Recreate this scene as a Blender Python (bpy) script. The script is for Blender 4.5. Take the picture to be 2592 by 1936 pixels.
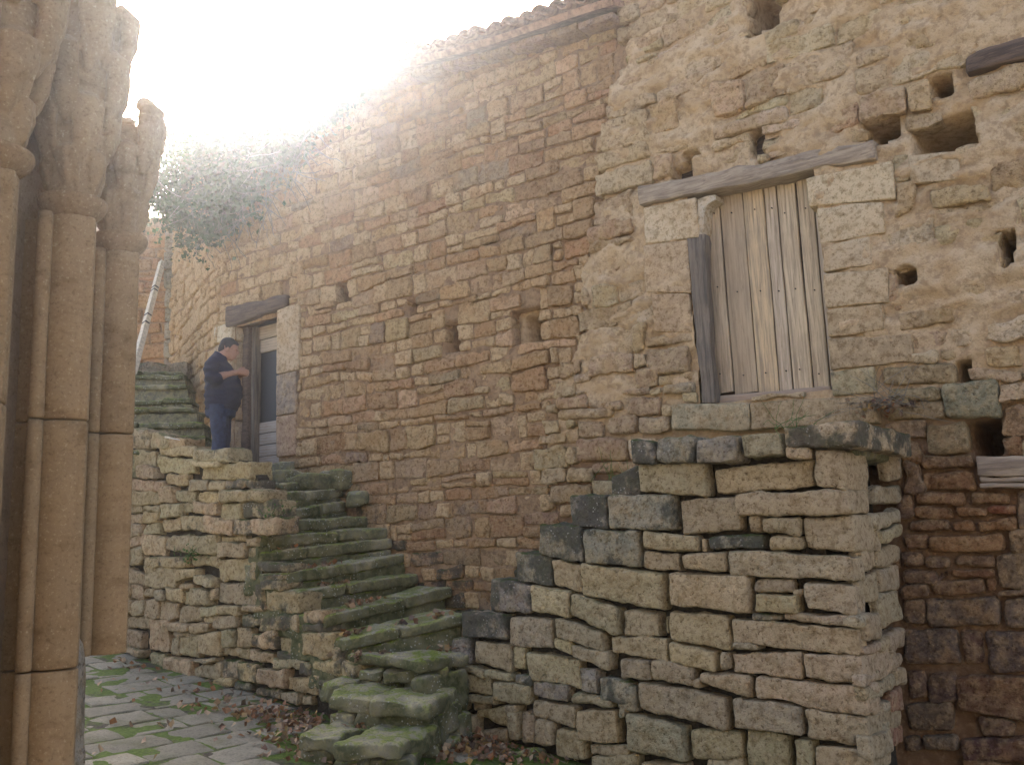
import bpy, bmesh, math, random
import numpy as np
from mathutils import Vector, Matrix

# ------------------------------------------------------------------ scene, camera, sky, sun, exposure
for o in list(bpy.data.objects):
    bpy.data.objects.remove(o)
scene = bpy.context.scene
COL = scene.collection
RES_W, RES_H = 2592.0, 1936.0
FPX, CX, CY = 2400.0, 1296.0, 968.0
PITCH, ROLL = math.radians(9.6), math.radians(2.0)
FW = np.array([0, math.cos(PITCH), math.sin(PITCH)])
_u0 = np.cross([1.0, 0, 0], FW)
UP = _u0 * math.cos(ROLL) + np.array([1.0, 0, 0]) * math.sin(ROLL)
RT = np.array([1.0, 0, 0]) * math.cos(ROLL) - _u0 * math.sin(ROLL)

cam_d = bpy.data.cameras.new("camera")
cam_d.sensor_fit = 'HORIZONTAL'
cam_d.sensor_width = 36.0
cam_d.lens = 36.0 * FPX / RES_W
cam_d.clip_end = 1000.0
cam_d.clip_start = 0.05
cam = bpy.data.objects.new("camera", cam_d)
COL.objects.link(cam)
cam.matrix_world = Matrix(((RT[0], UP[0], -FW[0], 0), (RT[1], UP[1], -FW[1], 0), (RT[2], UP[2], -FW[2], 0), (0, 0, 0, 1)))
scene.camera = cam

SUN_AZ = math.radians(-14.5)      # measured from +Y towards +X
SUN_EL = math.radians(29.5)
SUN_DIR = Vector((math.sin(SUN_AZ) * math.cos(SUN_EL), math.cos(SUN_AZ) * math.cos(SUN_EL), math.sin(SUN_EL)))
world = bpy.data.worlds.new("World")
scene.world = world
world.use_nodes = True
wn = world.node_tree
wn.nodes.clear()
w_out = wn.nodes.new("ShaderNodeOutputWorld")
w_bg = wn.nodes.new("ShaderNodeBackground")
w_sky = wn.nodes.new("ShaderNodeTexSky")
w_sky.sky_type = 'NISHITA'
w_sky.sun_disc = False
w_sky.sun_elevation = SUN_EL
w_sky.sun_rotation = SUN_AZ
w_sky.dust_density = 5.0
w_sky.air_density = 0.5
w_sky.ozone_density = 0.0
w_bg.inputs["Strength"].default_value = 0.15
wn.links.new(w_sky.outputs[0], w_bg.inputs[0])
wn.links.new(w_bg.outputs[0], w_out.inputs[0])

sun_d = bpy.data.lights.new("sun", 'SUN')
sun_d.energy = 4.5
sun_d.angle = math.radians(0.5)
sun_d.color = (1.0, 0.955, 0.89)
sun = bpy.data.objects.new("sun", sun_d)
COL.objects.link(sun)
sun.rotation_euler = SUN_DIR.to_track_quat('Z', 'Y').to_euler()
sun.location = (0, 0, 12)

scene.render.engine = 'CYCLES'
scene.cycles.use_denoising = True
scene.cycles.max_bounces = 6
scene.cycles.diffuse_bounces = 3
scene.cycles.volume_bounces = 1
scene.cycles.sample_clamp_indirect = 6.0
scene.view_settings.view_transform = 'Standard'
scene.view_settings.look = 'None'
scene.view_settings.gamma = 1.0
scene.view_settings.use_curve_mapping = False
scene.view_settings.exposure = 2.0

rng = random.Random(7)
nrng = np.random.RandomState(11)

# ------------------------------------------------------------------ helpers: geometry of the place
def ray(x, y):
    return FW + RT * (x - CX) / FPX - UP * (y - CY) / FPX

def at_depth(x, y, Y):
    d = ray(x, y)
    return d * (Y / d[1])

def project(p):
    p = np.asarray(p, float)
    z = p @ FW
    return CX + FPX * (p @ RT) / z, CY - FPX * (p @ UP) / z

class Face:
    """a vertical wall face: origin P, horizontal direction u (to the right), outward normal n"""
    def __init__(s, P, t):
        s.P = np.array([P[0], P[1], 0.0])
        t = math.radians(t)
        s.u = np.array([math.cos(t), -math.sin(t), 0.0])
        s.n = np.array([-math.sin(t), -math.cos(t), 0.0])
        s.t = t
    def shifted(s, w):
        f = Face(s.P + s.n * w, math.degrees(s.t))
        return f
    def uv(s, x, y):
        d = ray(x, y)
        p = d * (np.dot(s.P, s.n) / np.dot(d, s.n))
        return float(np.dot(p - s.P, s.u)), float(p[2])
    def pt(s, u, v, w=0.0):
        return s.P + s.u * u + s.n * w + np.array([0, 0, v])

_d = ray(690, 1385)
W = Face(_d * (12.3 / _d[1]), 37)                       # long wall of the two houses
_d = ray(500, 1385)
RL = Face(_d * (10.8 / _d[1]), 40)                      # retaining wall carrying the left stair
_u, _v = W.uv(2290, 1350)
CORNER = W.pt(_u, 0, 1.3)
PF = Face(CORNER, 42)                                   # front of the right stair block
_side = Face(W.pt(_u, 0, 0), 0)
SF = Face(CORNER, 0)                                    # right-hand side of the stair block
SF.u = -W.n.copy()
SF.n = W.u.copy()
SF.t = None
SF.shifted = None

def ground_z(X, Y):
    X = np.clip(X, -9.0, 6.0)
    Y = np.clip(Y, -4.0, 16.0)
    return -2.3054 - .09 * X + .06 * Y

def ground_hit(x, y):
    d = ray(x, y)
    n = np.array([.09, -.06, 1.0])
    a = -2.3054
    return d * (a / np.dot(d, n))

# ------------------------------------------------------------------ helpers: noise
def _hash(ix, iy, iz, seed):
    h = (ix.astype(np.int64) * 374761393 + iy.astype(np.int64) * 668265263 + iz.astype(np.int64) * 2147483647 + seed * 974711) & 0xffffffff
    h = ((h ^ (h >> 13)) * 1274126177) & 0xffffffff
    h = ((h ^ (h >> 16)) * 2246822519) & 0xffffffff
    return ((h ^ (h >> 15)) & 0xffff) / 32767.5 - 1.0

def vnoise(p, seed=0):
    i = np.floor(p)
    f = p - i
    f = f * f * (3 - 2 * f)
    i = i.astype(np.int64)
    x, y, z = i[..., 0], i[..., 1], i[..., 2]
    fx, fy, fz = f[..., 0], f[..., 1], f[..., 2]
    def c(a, b, d):
        return _hash(x + a, y + b, z + d, seed)
    x00 = c(0, 0, 0) * (1 - fx) + c(1, 0, 0) * fx
    x10 = c(0, 1, 0) * (1 - fx) + c(1, 1, 0) * fx
    x01 = c(0, 0, 1) * (1 - fx) + c(1, 0, 1) * fx
    x11 = c(0, 1, 1) * (1 - fx) + c(1, 1, 1) * fx
    return (x00 * (1 - fy) + x10 * fy) * (1 - fz) + (x01 * (1 - fy) + x11 * fy) * fz

def fbm(p, oct=4, seed=0, gain=.5):
    a, s, t = 1.0, 0.0, 0.0
    p = np.asarray(p, float)
    for k in range(oct):
        s = s + a * vnoise(p, seed + k)
        t += a
        p = p * 2.03 + 7.1
        a *= gain
    return s / t

# ------------------------------------------------------------------ helpers: objects
def link(o, parent=None, loc=None):
    COL.objects.link(o)
    if parent is not None:
        o.parent = parent
    if loc is not None:
        o.location = loc
    return o

def world_loc(o):
    v = Vector(o.location)
    p = o.parent
    while p is not None:
        v = v + Vector(p.location)
        p = p.parent
    return np.array(v)

def thing(name, loc, label, cat, group=None):
    o = bpy.data.objects.new(name, None)
    o.empty_display_size = 0.2
    link(o, None, Vector(loc))
    o['label'] = label
    o['category'] = cat
    if group:
        o['group'] = group
    return o

def mesh_obj(name, verts, faces, mat, parent=None, color=None, smooth=True, origin=None, sharp=None):
    """verts in world space; the object's origin goes to their middle"""
    verts = np.asarray(verts, float)
    c = verts.mean(axis=0) if origin is None else np.asarray(origin, float)
    me = bpy.data.meshes.new(name)
    me.from_pydata((verts - c).tolist(), [], faces if isinstance(faces, list) else faces.tolist())
    if smooth:
        me.polygons.foreach_set('use_smooth', [True] * len(me.polygons))
    if mat is not None:
        me.materials.append(mat)
    me.update()
    o = bpy.data.objects.new(name, me)
    base = world_loc(parent) if parent is not None else np.zeros(3)
    link(o, parent, Vector(c - base))
    if color is not None:
        o.color = color
    return o

def axis_coords(a, r, cell):
    r = min(r, a * .8)
    inner = max(1, int(round(2 * (a - r) / cell)))
    return np.array([-a, -a + r * .3] + list(np.linspace(-(a - r), a - r, inner + 1)) + [a - r * .3, a])

def rbox(c8, cell=.05, dcell=None, r=.03, amp=.008, freq=9.0, warp=.012, wfreq=3.0, seed=0, open_back=True):
    """rounded, weathered block.  c8 = corners [front bl,br,tr,tl, back bl,br,tr,tl] -> verts, faces"""
    c8 = np.asarray(c8, float)
    fbl, fbr, ftr, ftl, bbl, bbr, btr, btl = c8
    a = .25 * (np.linalg.norm(fbr - fbl) + np.linalg.norm(ftr - ftl))
    b = .25 * (np.linalg.norm(ftl - fbl) + np.linalg.norm(ftr - fbr))
    c = .5 * np.linalg.norm(bbl - fbl)
    a, b, c = max(a, .012), max(b, .008), max(c, .01)
    rr = min(r, .75 * a, .75 * b, .75 * c)
    X = axis_coords(a, rr, cell)
    Yv = axis_coords(b, rr, cell)
    Z = axis_coords(c, rr, dcell or cell * 2.5)
    ni, nj, nk = len(X), len(Yv), len(Z)
    I, J, K = np.meshgrid(np.arange(ni), np.arange(nj), np.arange(nk), indexing='ij')
    surf = (I == 0) | (I == ni - 1) | (J == 0) | (J == nj - 1) | (K == 0)
    if not open_back:
        surf |= (K == nk - 1)
    idx = -np.ones((ni, nj, nk), int)
    idx[surf] = np.arange(surf.sum())
    p = np.stack([X[I[surf]], Yv[J[surf]], Z[K[surf]]], -1)
    h = np.array([a, b, c])
    inner = np.clip(p, -(h - rr), h - rr)
    if open_back:
        kz = K[surf] == nk - 1
        inner[kz, 2] = p[kz, 2]
    d = p - inner
    L = np.linalg.norm(d, axis=1, keepdims=True)
    nrm = d / np.maximum(L, 1e-6)
    p = inner + nrm * rr * (L > 1e-6)
    q = p / h * .5 + .5
    s, t, k = q[:, :1], q[:, 1:2], q[:, 2:3]
    fr = (fbl * (1 - s) + fbr * s) * (1 - t) + (ftl * (1 - s) + ftr * s) * t
    bk = (bbl * (1 - s) + bbr * s) * (1 - t) + (btl * (1 - s) + btr * s) * t
    v = fr * (1 - k) + bk * k
    ex = fbr - fbl; ex = ex / max(np.linalg.norm(ex), 1e-6)
    ey = ftl - fbl; ey = ey / max(np.linalg.norm(ey), 1e-6)
    ez = bbl - fbl; ez = ez / max(np.linalg.norm(ez), 1e-6)
    nw = nrm[:, :1] * ex + nrm[:, 1:2] * ey + nrm[:, 2:3] * ez
    if warp:
        o = np.stack([vnoise(v * wfreq + 13.7 * m, seed + 50 + m) for m in range(3)], -1)
        o2 = np.stack([vnoise(v * wfreq * 2.7 + 3.7 * m, seed + 60 + m) for m in range(3)], -1)
        v = v + warp * (o + .6 * o2)
    if amp:
        n1 = fbm(v * freq, 4, seed)
        chip = np.minimum(0, vnoise(v * freq * .45, seed + 9) + .35) * 1.6
        v = v + nw * (amp * (n1 * 1.5 + chip))[:, None]
    faces = []
    def quads(g, flip):
        A = np.stack([g[:-1, :-1], g[1:, :-1], g[1:, 1:], g[:-1, 1:]], -1).reshape(-1, 4)
        faces.append(A[:, ::-1] if flip else A)
    quads(idx[:, :, 0], False)
    quads(idx[0, :, :], False)
    quads(idx[-1, :, :], True)
    quads(idx[:, 0, :], True)
    quads(idx[:, -1, :], False)
    if not open_back:
        quads(idx[:, :, -1], True)
    return v, np.concatenate(faces)

def quad_block(face, q, w0, depth, **kw):
    """q = (ul,vtl,vbl,ur,vtr,vbr) on a wall face -> 8 corners"""
    ul, tl, bl, ur, tr, br = q
    f = [face.pt(ul, bl, w0), face.pt(ur, br, w0), face.pt(ur, tr, w0), face.pt(ul, tl, w0)]
    b = [p - face.n * depth for p in f]
    return np.array(f + b)

def px_quad(face, q, grow=0.0, gv=None):
    gv = grow if gv is None else gv
    xl, tl, bl, xr, tr, br = q
    a = face.uv(xl, tl); b = face.uv(xl, bl); c = face.uv(xr, tr); d = face.uv(xr, br)
    ul = .5 * (a[0] + b[0]); ur = .5 * (c[0] + d[0])
    return (ul - grow, a[1] + gv, b[1] - gv, ur + grow, c[1] + gv, d[1] - gv)

def box_c8(center, ux, uy, uz, a, b, c):
    """block from centre, unit axes and half sizes; uy is up, uz points to the back"""
    ce = np.asarray(center, float)
    out = []
    for k in (-1, 1):
        for i, j in ((-1, -1), (1, -1), (1, 1), (-1, 1)):
            out.append(ce + ux * a * i + uy * b * j + uz * c * k)
    return np.array(out)

EZ = np.array([0, 0, 1.0])

def loft(rings, closed_ends=True):
    """rings: list of (n,3) arrays of equal n -> verts, faces"""
    n = len(rings[0])
    v = np.concatenate(rings)
    f = []
    for r in range(len(rings) - 1):
        for i in range(n):
            j = (i + 1) % n
            f.append([r * n + i, r * n + j, (r + 1) * n + j, (r + 1) * n + i])
    if closed_ends:
        f.append(list(range(n))[::-1])
        f.append([(len(rings) - 1) * n + i for i in range(n)])
    return v, f

def tube(points, radii, n=8, flat=1.0, upv=None):
    pts = [np.asarray(p, float) for p in points]
    rings = []
    for i, p in enumerate(pts):
        t = pts[min(i + 1, len(pts) - 1)] - pts[max(i - 1, 0)]
        t = t / max(np.linalg.norm(t), 1e-9)
        ref = np.array([0, 0, 1.0]) if upv is None else np.asarray(upv, float)
        if abs(np.dot(ref, t)) > .95:
            ref = np.array([0, 1.0, 0])
        a = np.cross(t, ref); a /= np.linalg.norm(a)
        b = np.cross(a, t)
        th = np.linspace(0, 2 * math.pi, n, endpoint=False)
        rad = radii[i] if hasattr(radii, '__len__') else radii
        if hasattr(rad, '__len__'):
            ra, rb = rad
        else:
            ra, rb = rad, rad * flat
        rings.append(p + np.outer(np.cos(th), a) * ra + np.outer(np.sin(th), b) * rb)
    return loft(rings)

def join_parts(parts):
    V, Fc, n = [], [], 0
    for v, f in parts:
        v = np.asarray(v, float)
        V.append(v)
        for q in (f if isinstance(f, list) else f.tolist()):
            Fc.append([i + n for i in q])
        n += len(v)
    return np.concatenate(V), Fc

def remesh_union(parts, voxel, smooth_iter=4, factor=.5):
    """voxel union of overlapping closed parts -> verts, faces of one continuous surface"""
    v, f = join_parts(parts)
    me = bpy.data.meshes.new("tmp")
    me.from_pydata(v.tolist(), [], f)
    o = bpy.data.objects.new("tmp", me)
    COL.objects.link(o)
    m = o.modifiers.new("r", 'REMESH')
    m.mode = 'VOXEL'
    m.voxel_size = voxel
    m.use_smooth_shade = True
    if smooth_iter:
        s = o.modifiers.new("s", 'SMOOTH')
        s.factor = factor
        s.iterations = smooth_iter
    dg = bpy.context.evaluated_depsgraph_get()
    ev = o.evaluated_get(dg)
    m2 = ev.to_mesh()
    n = len(m2.vertices)
    co = np.empty(n * 3)
    m2.vertices.foreach_get('co', co)
    fc = [list(p.vertices) for p in m2.polygons]
    ev.to_mesh_clear()
    bpy.data.objects.remove(o)
    bpy.data.meshes.remove(me)
    return co.reshape(-1, 3), fc

# ------------------------------------------------------------------ materials
class NT:
    def __init__(s, name):
        s.m = bpy.data.materials.new(name)
        s.m.use_nodes = True
        s.t = s.m.node_tree
        s.t.nodes.clear()
        s.out = s.t.nodes.new("ShaderNodeOutputMaterial")
        s.b = s.t.nodes.new("ShaderNodeBsdfPrincipled")
        s.t.links.new(s.b.outputs[0], s.out.inputs[0])
        s.pos = s.t.nodes.new("ShaderNodeNewGeometry")
    def n(s, typ, **kw):
        x = s.t.nodes.new(typ)
        for k, v in kw.items():
            setattr(x, k, v)
        return x
    def l(s, a, b):
        s.t.links.new(a, b)
    def val(s, sock, v):
        if hasattr(v, 'is_output') or hasattr(v, 'links'):
            s.l(v, sock)
        else:
            sock.default_value = v
    def noise(s, scale, detail=4, rough=.55, vec=None, stretch=None, offset=None):
        v = vec if vec is not None else s.pos.outputs['Position']
        if stretch is not None or offset is not None:
            mp = s.n("ShaderNodeMapping")
            if stretch is not None:
                mp.inputs['Scale'].default_value = stretch
            if offset is not None:
                mp.inputs['Location'].default_value = offset
            s.l(v, mp.inputs['Vector'])
            v = mp.outputs[0]
        x = s.n("ShaderNodeTexNoise")
        s.l(v, x.inputs['Vector'])
        x.inputs['Scale'].default_value = scale
        x.inputs['Detail'].default_value = detail
        x.inputs['Roughness'].default_value = rough
        return x.outputs['Fac']
    def ramp(s, fac, a, b, lo=0.0, hi=1.0):
        x = s.n("ShaderNodeMapRange")
        x.interpolation_type = 'SMOOTHSTEP'
        s.l(fac, x.inputs['Value'])
        s.val(x.inputs['From Min'], a)
        s.val(x.inputs['From Max'], b)
        s.val(x.inputs['To Min'], lo)
        s.val(x.inputs['To Max'], hi)
        return x.outputs[0]
    def math(s, op, a, b=0.0):
        x = s.n("ShaderNodeMath", operation=op)
        s.val(x.inputs[0], a)
        s.val(x.inputs[1], b)
        return x.outputs[0]
    def mix(s, fac, a, b, blend='MIX'):
        x = s.n("ShaderNodeMix", data_type='RGBA', blend_type=blend)
        s.val(x.inputs['Factor'], fac)
        s.val(x.inputs['A'] if False else x.inputs[6], a)
        s.val(x.inputs[7], b)
        return x.outputs[2]
    def bump(s, h, strength=.5, dist=.02, normal=None):
        x = s.n("ShaderNodeBump")
        s.l(h, x.inputs['Height'])
        x.inputs['Strength'].default_value = strength
        x.inputs['Distance'].default_value = dist
        if normal is not None:
            s.l(normal, x.inputs['Normal'])
        return x.outputs[0]

def rgba(c):
    return (c[0], c[1], c[2], 1.0)

def stone_material(name, dust=(.46, .37, .25), grain=38.0, bump=.55, bdist=.022, lichen=True, rusty=(.36, .19, .08), rust=.25, moss=(.055, .085, .015), pits=.35):
    m = NT(name)
    info = m.n("ShaderNodeObjectInfo")
    base = info.outputs['Color']
    al = info.outputs['Alpha']
    n1 = m.noise(2.6, 4, .6)
    n2 = m.noise(11.0, 5, .62)
    n3 = m.noise(grain, 5, .65)
    nl = m.noise(9.0, 4, .6, stretch=(.7, .7, 1.5))
    n4 = m.noise(grain * 2.6, 3, .6)
    c = m.mix(m.ramp(n2, .40, .66, 0, .5), base, rgba(dust))
    c = m.mix(m.ramp(m.noise(19.0, 5, .65, offset=(5, 1, 2)), .52, .36, 0, min(.75, pits * 2.2)), c, m.mix(1.0, c, (.55, .49, .40, 1), 'MULTIPLY'))
    c = m.mix(m.ramp(n1, .48, .66, 0, rust), c, rgba(rusty))
    dark = m.mix(1.0, c, (.62, .57, .50, 1), 'MULTIPLY')
    c = m.mix(m.ramp(nl, .5, .72, 0, .6), c, dark)
    gr = m.mix(1.0, c, (.42, .37, .30, 1), 'MULTIPLY')
    c = m.mix(m.ramp(n3, .46, .32, 0, .3 + pits * 1.4), c, gr)
    c = m.mix(m.ramp(n4, .46, .30, 0, pits), c, gr)
    pale = m.mix(.55, c, (.64, .53, .33, 1))
    c = m.mix(m.ramp(n3, .56, .72, 0, .6), c, pale)
    if lichen:
        nd = m.noise(4.2, 5, .65, offset=(3, 7, 1))
        thr = m.math('SUBTRACT', .80, m.math('MULTIPLY', al, .42))
        dk = m.ramp(nd, m.math('SUBTRACT', thr, .07), m.math('ADD', thr, .07))
        c = m.mix(m.math('MULTIPLY', dk, .8), c, (.055, .058, .048, 1))
        vo = m.n("ShaderNodeTexVoronoi")
        m.l(m.pos.outputs['Position'], vo.inputs['Vector'])
        vo.inputs['Scale'].default_value = 34.0
        sp = m.ramp(vo.outputs['Distance'], .30, .16)
        spm = m.math('MULTIPLY', sp, m.math('MULTIPLY', m.ramp(m.noise(7, 3), .5, .62), al))
        c = m.mix(m.math('MULTIPLY', spm, .8), c, (.50, .49, .44, 1))
        sep = m.n("ShaderNodeSeparateXYZ")
        m.l(m.pos.outputs['Normal'], sep.inputs[0])
        upf = m.ramp(sep.outputs['Z'], .25, .8)
        gm = m.ramp(m.noise(6.0, 5, .7, offset=(9, 2, 5)), .42, .62)
        mo = m.math('MULTIPLY', m.math('MULTIPLY', m.math('ADD', upf, .18), gm), al)
        c = m.mix(m.math('MINIMUM', m.math('MULTIPLY', mo, 1.25), .95), c, rgba(moss))
    m.l(c, m.b.inputs['Base Color'])
    m.b.inputs['Roughness'].default_value = .92
    m.b.inputs['Specular IOR Level'].default_value = .25
    h = m.math('ADD', m.math('MULTIPLY', n2, .8), m.math('ADD', m.math('MULTIPLY', n3, .45), m.math('MULTIPLY', n4, .2)))
    m.l(m.bump(h, bump, bdist), m.b.inputs['Normal'])
    return m.m

M = {}
M['stone'] = stone_material("sandstone_grey", dust=(.52, .435, .27), rusty=(.38, .26, .115), rust=.25, bump=1.0, bdist=.05, pits=.5)
M['shaft'] = stone_material("column_sandstone", dust=(.34, .24, .125), rusty=(.22, .14, .065), rust=.25, grain=70, bump=.22, bdist=.008, lichen=False, pits=.1)
M['stone_warm'] = stone_material("sandstone_warm", dust=(.54, .385, .205), rusty=(.40, .22, .085), rust=.35, bump=1.0, bdist=.055)
M['stone_pale'] = stone_material("sandstone_pale", dust=(.66, .53, .31), rusty=(.47, .31, .12), rust=.4, bump=1.0, bdist=.055)
M['ashlar'] = stone_material("dressed_sandstone", dust=(.60, .47, .29), rusty=(.43, .28, .13), rust=.35, grain=60, bump=.6, bdist=.02)
def step_material():
    m = NT("worn_step_stone")
    info = m.n("ShaderNodeObjectInfo")
    al = info.outputs['Alpha']
    n1 = m.noise(3.5, 5, .65)
    n2 = m.noise(14, 5, .65)
    n3 = m.noise(45, 5, .65)
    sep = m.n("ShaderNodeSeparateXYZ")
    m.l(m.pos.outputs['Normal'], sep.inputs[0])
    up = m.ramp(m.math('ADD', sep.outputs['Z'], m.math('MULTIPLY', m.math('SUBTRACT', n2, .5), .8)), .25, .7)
    worn = m.mix(m.ramp(n2, .38, .64), info.outputs['Color'], (.50, .455, .255, 1))
    worn = m.mix(m.ramp(n3, .46, .34, 0, .6), worn, (.16, .15, .10, 1))
    mossy = m.ramp(m.math('ADD', m.math('MULTIPLY', n1, .7), m.math('MULTIPLY', n2, .3)), .43, .56)
    top = m.mix(m.math('MULTIPLY', mossy, al), worn, m.mix(m.ramp(n3, .35, .65), (.095, .145, .012, 1), (.21, .27, .03, 1)))
    riser_shade = m.mix(m.ramp(n2, .36, .66), (.07, .08, .032, 1), (.18, .172, .088, 1))
    face = m.mix(m.math('MULTIPLY', m.ramp(n1, .30, .52), m.math('ADD', al, .15)), m.mix(.25, worn, (.12, .12, .08, 1)), riser_shade)
    c = m.mix(up, face, top)  # shade put into the colour besides moss: upright faces dark, treads pale
    vo = m.n("ShaderNodeTexVoronoi")
    m.l(m.pos.outputs['Position'], vo.inputs['Vector'])
    vo.inputs['Scale'].default_value = 30.0
    sp = m.math('MULTIPLY', m.ramp(vo.outputs['Distance'], .30, .16), m.ramp(m.noise(5, 3, .5, offset=(2, 8, 4)), .48, .62))
    c = m.mix(m.math('MULTIPLY', sp, .7), c, (.50, .50, .44, 1))
    m.l(c, m.b.inputs['Base Color'])
    m.b.inputs['Roughness'].default_value = .95
    m.b.inputs['Specular IOR Level'].default_value = .2
    h = m.math('ADD', m.math('MULTIPLY', n2, .8), m.math('MULTIPLY', n3, .5))
    m.l(m.bump(h, 1.0, .035), m.b.inputs['Normal'])
    return m.m
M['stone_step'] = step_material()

def mortar_material(name, a, b, dark, scale=3.0, bump=.9, damp=None):
    m = NT(name)
    n1 = m.noise(scale, 5, .65)
    n2 = m.noise(scale * 5, 5, .65)
    n3 = m.noise(70, 4, .6)
    c = m.mix(m.ramp(n1, .35, .65), rgba(a), rgba(b))
    if damp is not None:                      # lower part of the wall is stained dark red-brown by damp soil
        sp = m.n("ShaderNodeSeparateXYZ")
        m.l(m.pos.outputs['Position'], sp.inputs[0])
        zz = m.math('ADD', sp.outputs['Z'], m.math('MULTIPLY', n1, .5))
        c = m.mix(m.ramp(zz, 1.35, .9), c, rgba(damp))
    c = m.mix(m.ramp(n2, .55, .36, 0, .6), c, rgba(dark))
    c = m.mix(m.ramp(n3, .45, .3, 0, .5), c, rgba(dark))
    m.l(c, m.b.inputs['Base Color'])
    m.b.inputs['Roughness'].default_value = .95
    m.b.inputs['Specular IOR Level'].default_value = .15
    m.l(m.bump(m.math('ADD', n2, m.math('MULTIPLY', n3, .4)), bump, .03), m.b.inputs['Normal'])
    return m.m

M['mortar_warm'] = mortar_material("mortar_warm", (.42, .29, .165), (.31, .205, .115), (.16, .105, .065))
M['mortar_pale'] = mortar_material("mortar_pale", (.62, .49, .31), (.50, .36, .20), (.31, .21, .12), damp=(.20, .12, .065))
M['core'] = mortar_material("rubble_core", (.09, .075, .05), (.06, .05, .035), (.03, .026, .02), 6.0)
M['earth'] = mortar_material("gritty_forecourt", (.34, .30, .23), (.28, .25, .19), (.18, .16, .12), 5.0)

def moss_base_material():
    m = NT("mossy_joint")
    n1 = m.noise(1.3, 4, .6)
    n2 = m.noise(30, 5, .7)
    n3 = m.noise(5, 4, .6)
    c = m.mix(m.ramp(n2, .35, .65), (.075, .125, .012, 1), (.13, .20, .025, 1))
    e = m.mix(m.ramp(n2, .35, .65), (.055, .045, .03, 1), (.11, .095, .06, 1))
    c = m.mix(m.ramp(m.math('ADD', m.math('MULTIPLY', n1, .6), m.math('MULTIPLY', n3, .4)), .40, .48), e, c)
    m.l(c, m.b.inputs['Base Color'])
    m.b.inputs['Roughness'].default_value = 1.0
    m.l(m.bump(n2, 1.0, .03), m.b.inputs['Normal'])
    return m.m
M['moss'] = moss_base_material()

def paver_material():
    m = NT("granite_paver")
    info = m.n("ShaderNodeObjectInfo")
    n2 = m.noise(5, 5, .65)
    n3 = m.noise(55, 4, .7)
    n4 = m.noise(24, 5, .65)
    c = m.mix(m.ramp(n2, .35, .7, 0, .5), info.outputs['Color'], (.22, .205, .15, 1))
    c = m.mix(m.ramp(n3, .58, .72, 0, .5), c, (.50, .48, .43, 1))
    c = m.mix(m.ramp(n3, .45, .32, 0, .75), c, (.10, .095, .075, 1))
    c = m.mix(m.ramp(n4, .50, .34, 0, .5), c, (.16, .15, .105, 1))
    g = m.ramp(m.noise(2.2, 4, .6, offset=(4, 4, 4)), .5, .72, 0, .5)
    c = m.mix(g, c, (.13, .14, .06, 1))
    m.l(c, m.b.inputs['Base Color'])
    m.b.inputs['Roughness'].default_value = .95
    m.b.inputs['Specular IOR Level'].default_value = .1
    m.l(m.bump(m.math('ADD', n4, m.math('MULTIPLY', n3, .5)), .8, .015), m.b.inputs['Normal'])
    return m.m
M['paver'] = paver_material()

def wood_material(name, light, dark, axis, bump=.5, use_obj=False, fine=1.0):
    m = NT(name)
    st = [26.0, 26.0, 26.0]
    st[axis] = 1.2
    tc = m.n("ShaderNodeTexCoord")
    vec = tc.outputs['Object']
    info = m.n("ShaderNodeObjectInfo")
    g = m.noise(1.6 * fine, 5, .65, vec=vec, stretch=tuple(st))
    g2 = m.noise(5 * fine, 5, .65, vec=vec, stretch=tuple(st))
    n2 = m.noise(2.5, 4, .6)
    l = info.outputs['Color'] if use_obj else rgba(light)
    c = m.mix(m.ramp(g, .38, .66), l, rgba(dark))
    c = m.mix(m.ramp(n2, .45, .7, 0, .4), c, rgba(dark))
    dk = m.mix(1.0, c, (.4, .37, .34, 1), 'MULTIPLY')
    c = m.mix(m.ramp(g2, .42, .28, 0, .8), c, dk)
    m.l(c, m.b.inputs['Base Color'])
    m.b.inputs['Roughness'].default_value = .8
    m.l(m.bump(m.math('ADD', g, m.math('MULTIPLY', g2, .6)), bump, .02), m.b.inputs['Normal'])
    return m.m
M['beam'] = wood_material("weathered_oak", (.47, .39, .28), (.26, .21, .155), 0, .9)
M['beam_dark'] = wood_material("dark_oak", (.17, .12, .085), (.08, .06, .045), 0, .9)
M['post'] = wood_material("grey_post", (.24, .20, .15), (.11, .095, .075), 2, .8)
M['plank'] = wood_material("pale_plank", (.5, .4, .28), (.38, .30, .20), 2, .6, use_obj=True)
M['plank_h'] = wood_material("pale_cross_plank", (.5, .42, .33), (.34, .28, .21), 0, .3, use_obj=True)

def plain(name, col, rough=.8, bscale=None, bstr=.3, var=.0, metal=0.0, use_obj=False):
    m = NT(name)
    c = rgba(col)
    if use_obj:
        c = m.n("ShaderNodeObjectInfo").outputs['Color']
    if var:
        nv = m.noise(bscale or 8, 4, .6)
        d = m.mix(1.0, c, (1 - var, 1 - var, 1 - var, 1), 'MULTIPLY')
        c = m.mix(m.ramp(nv, .35, .65), d, c)
    if hasattr(c, 'is_output'):
        m.l(c, m.b.inputs['Base Color'])
    else:
        m.b.inputs['Base Color'].default_value = c
    m.b.inputs['Roughness'].default_value = rough
    m.b.inputs['Metallic'].default_value = metal
    if bscale:
        m.l(m.bump(m.noise(bscale, 4, .6), bstr, .01), m.b.inputs['Normal'])
    return m.m
M['pane'] = plain("dark_pane", (.06, .065, .07), .35)
M['tile'] = plain("clay_tile", (.36, .22, .14), .9, 14, .6, .5)
M['skin'] = plain("skin", (.40, .235, .165), .55, 60, .1, .15)
M['hair'] = plain("hair", (.035, .03, .03), .7, 90, .8, .4)
M['fleece'] = plain("navy_fleece", (.020, .025, .048), .95, 45, .5, .25)
M['denim'] = plain("denim", (.030, .045, .092), .9, 25, .4, .35)
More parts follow.
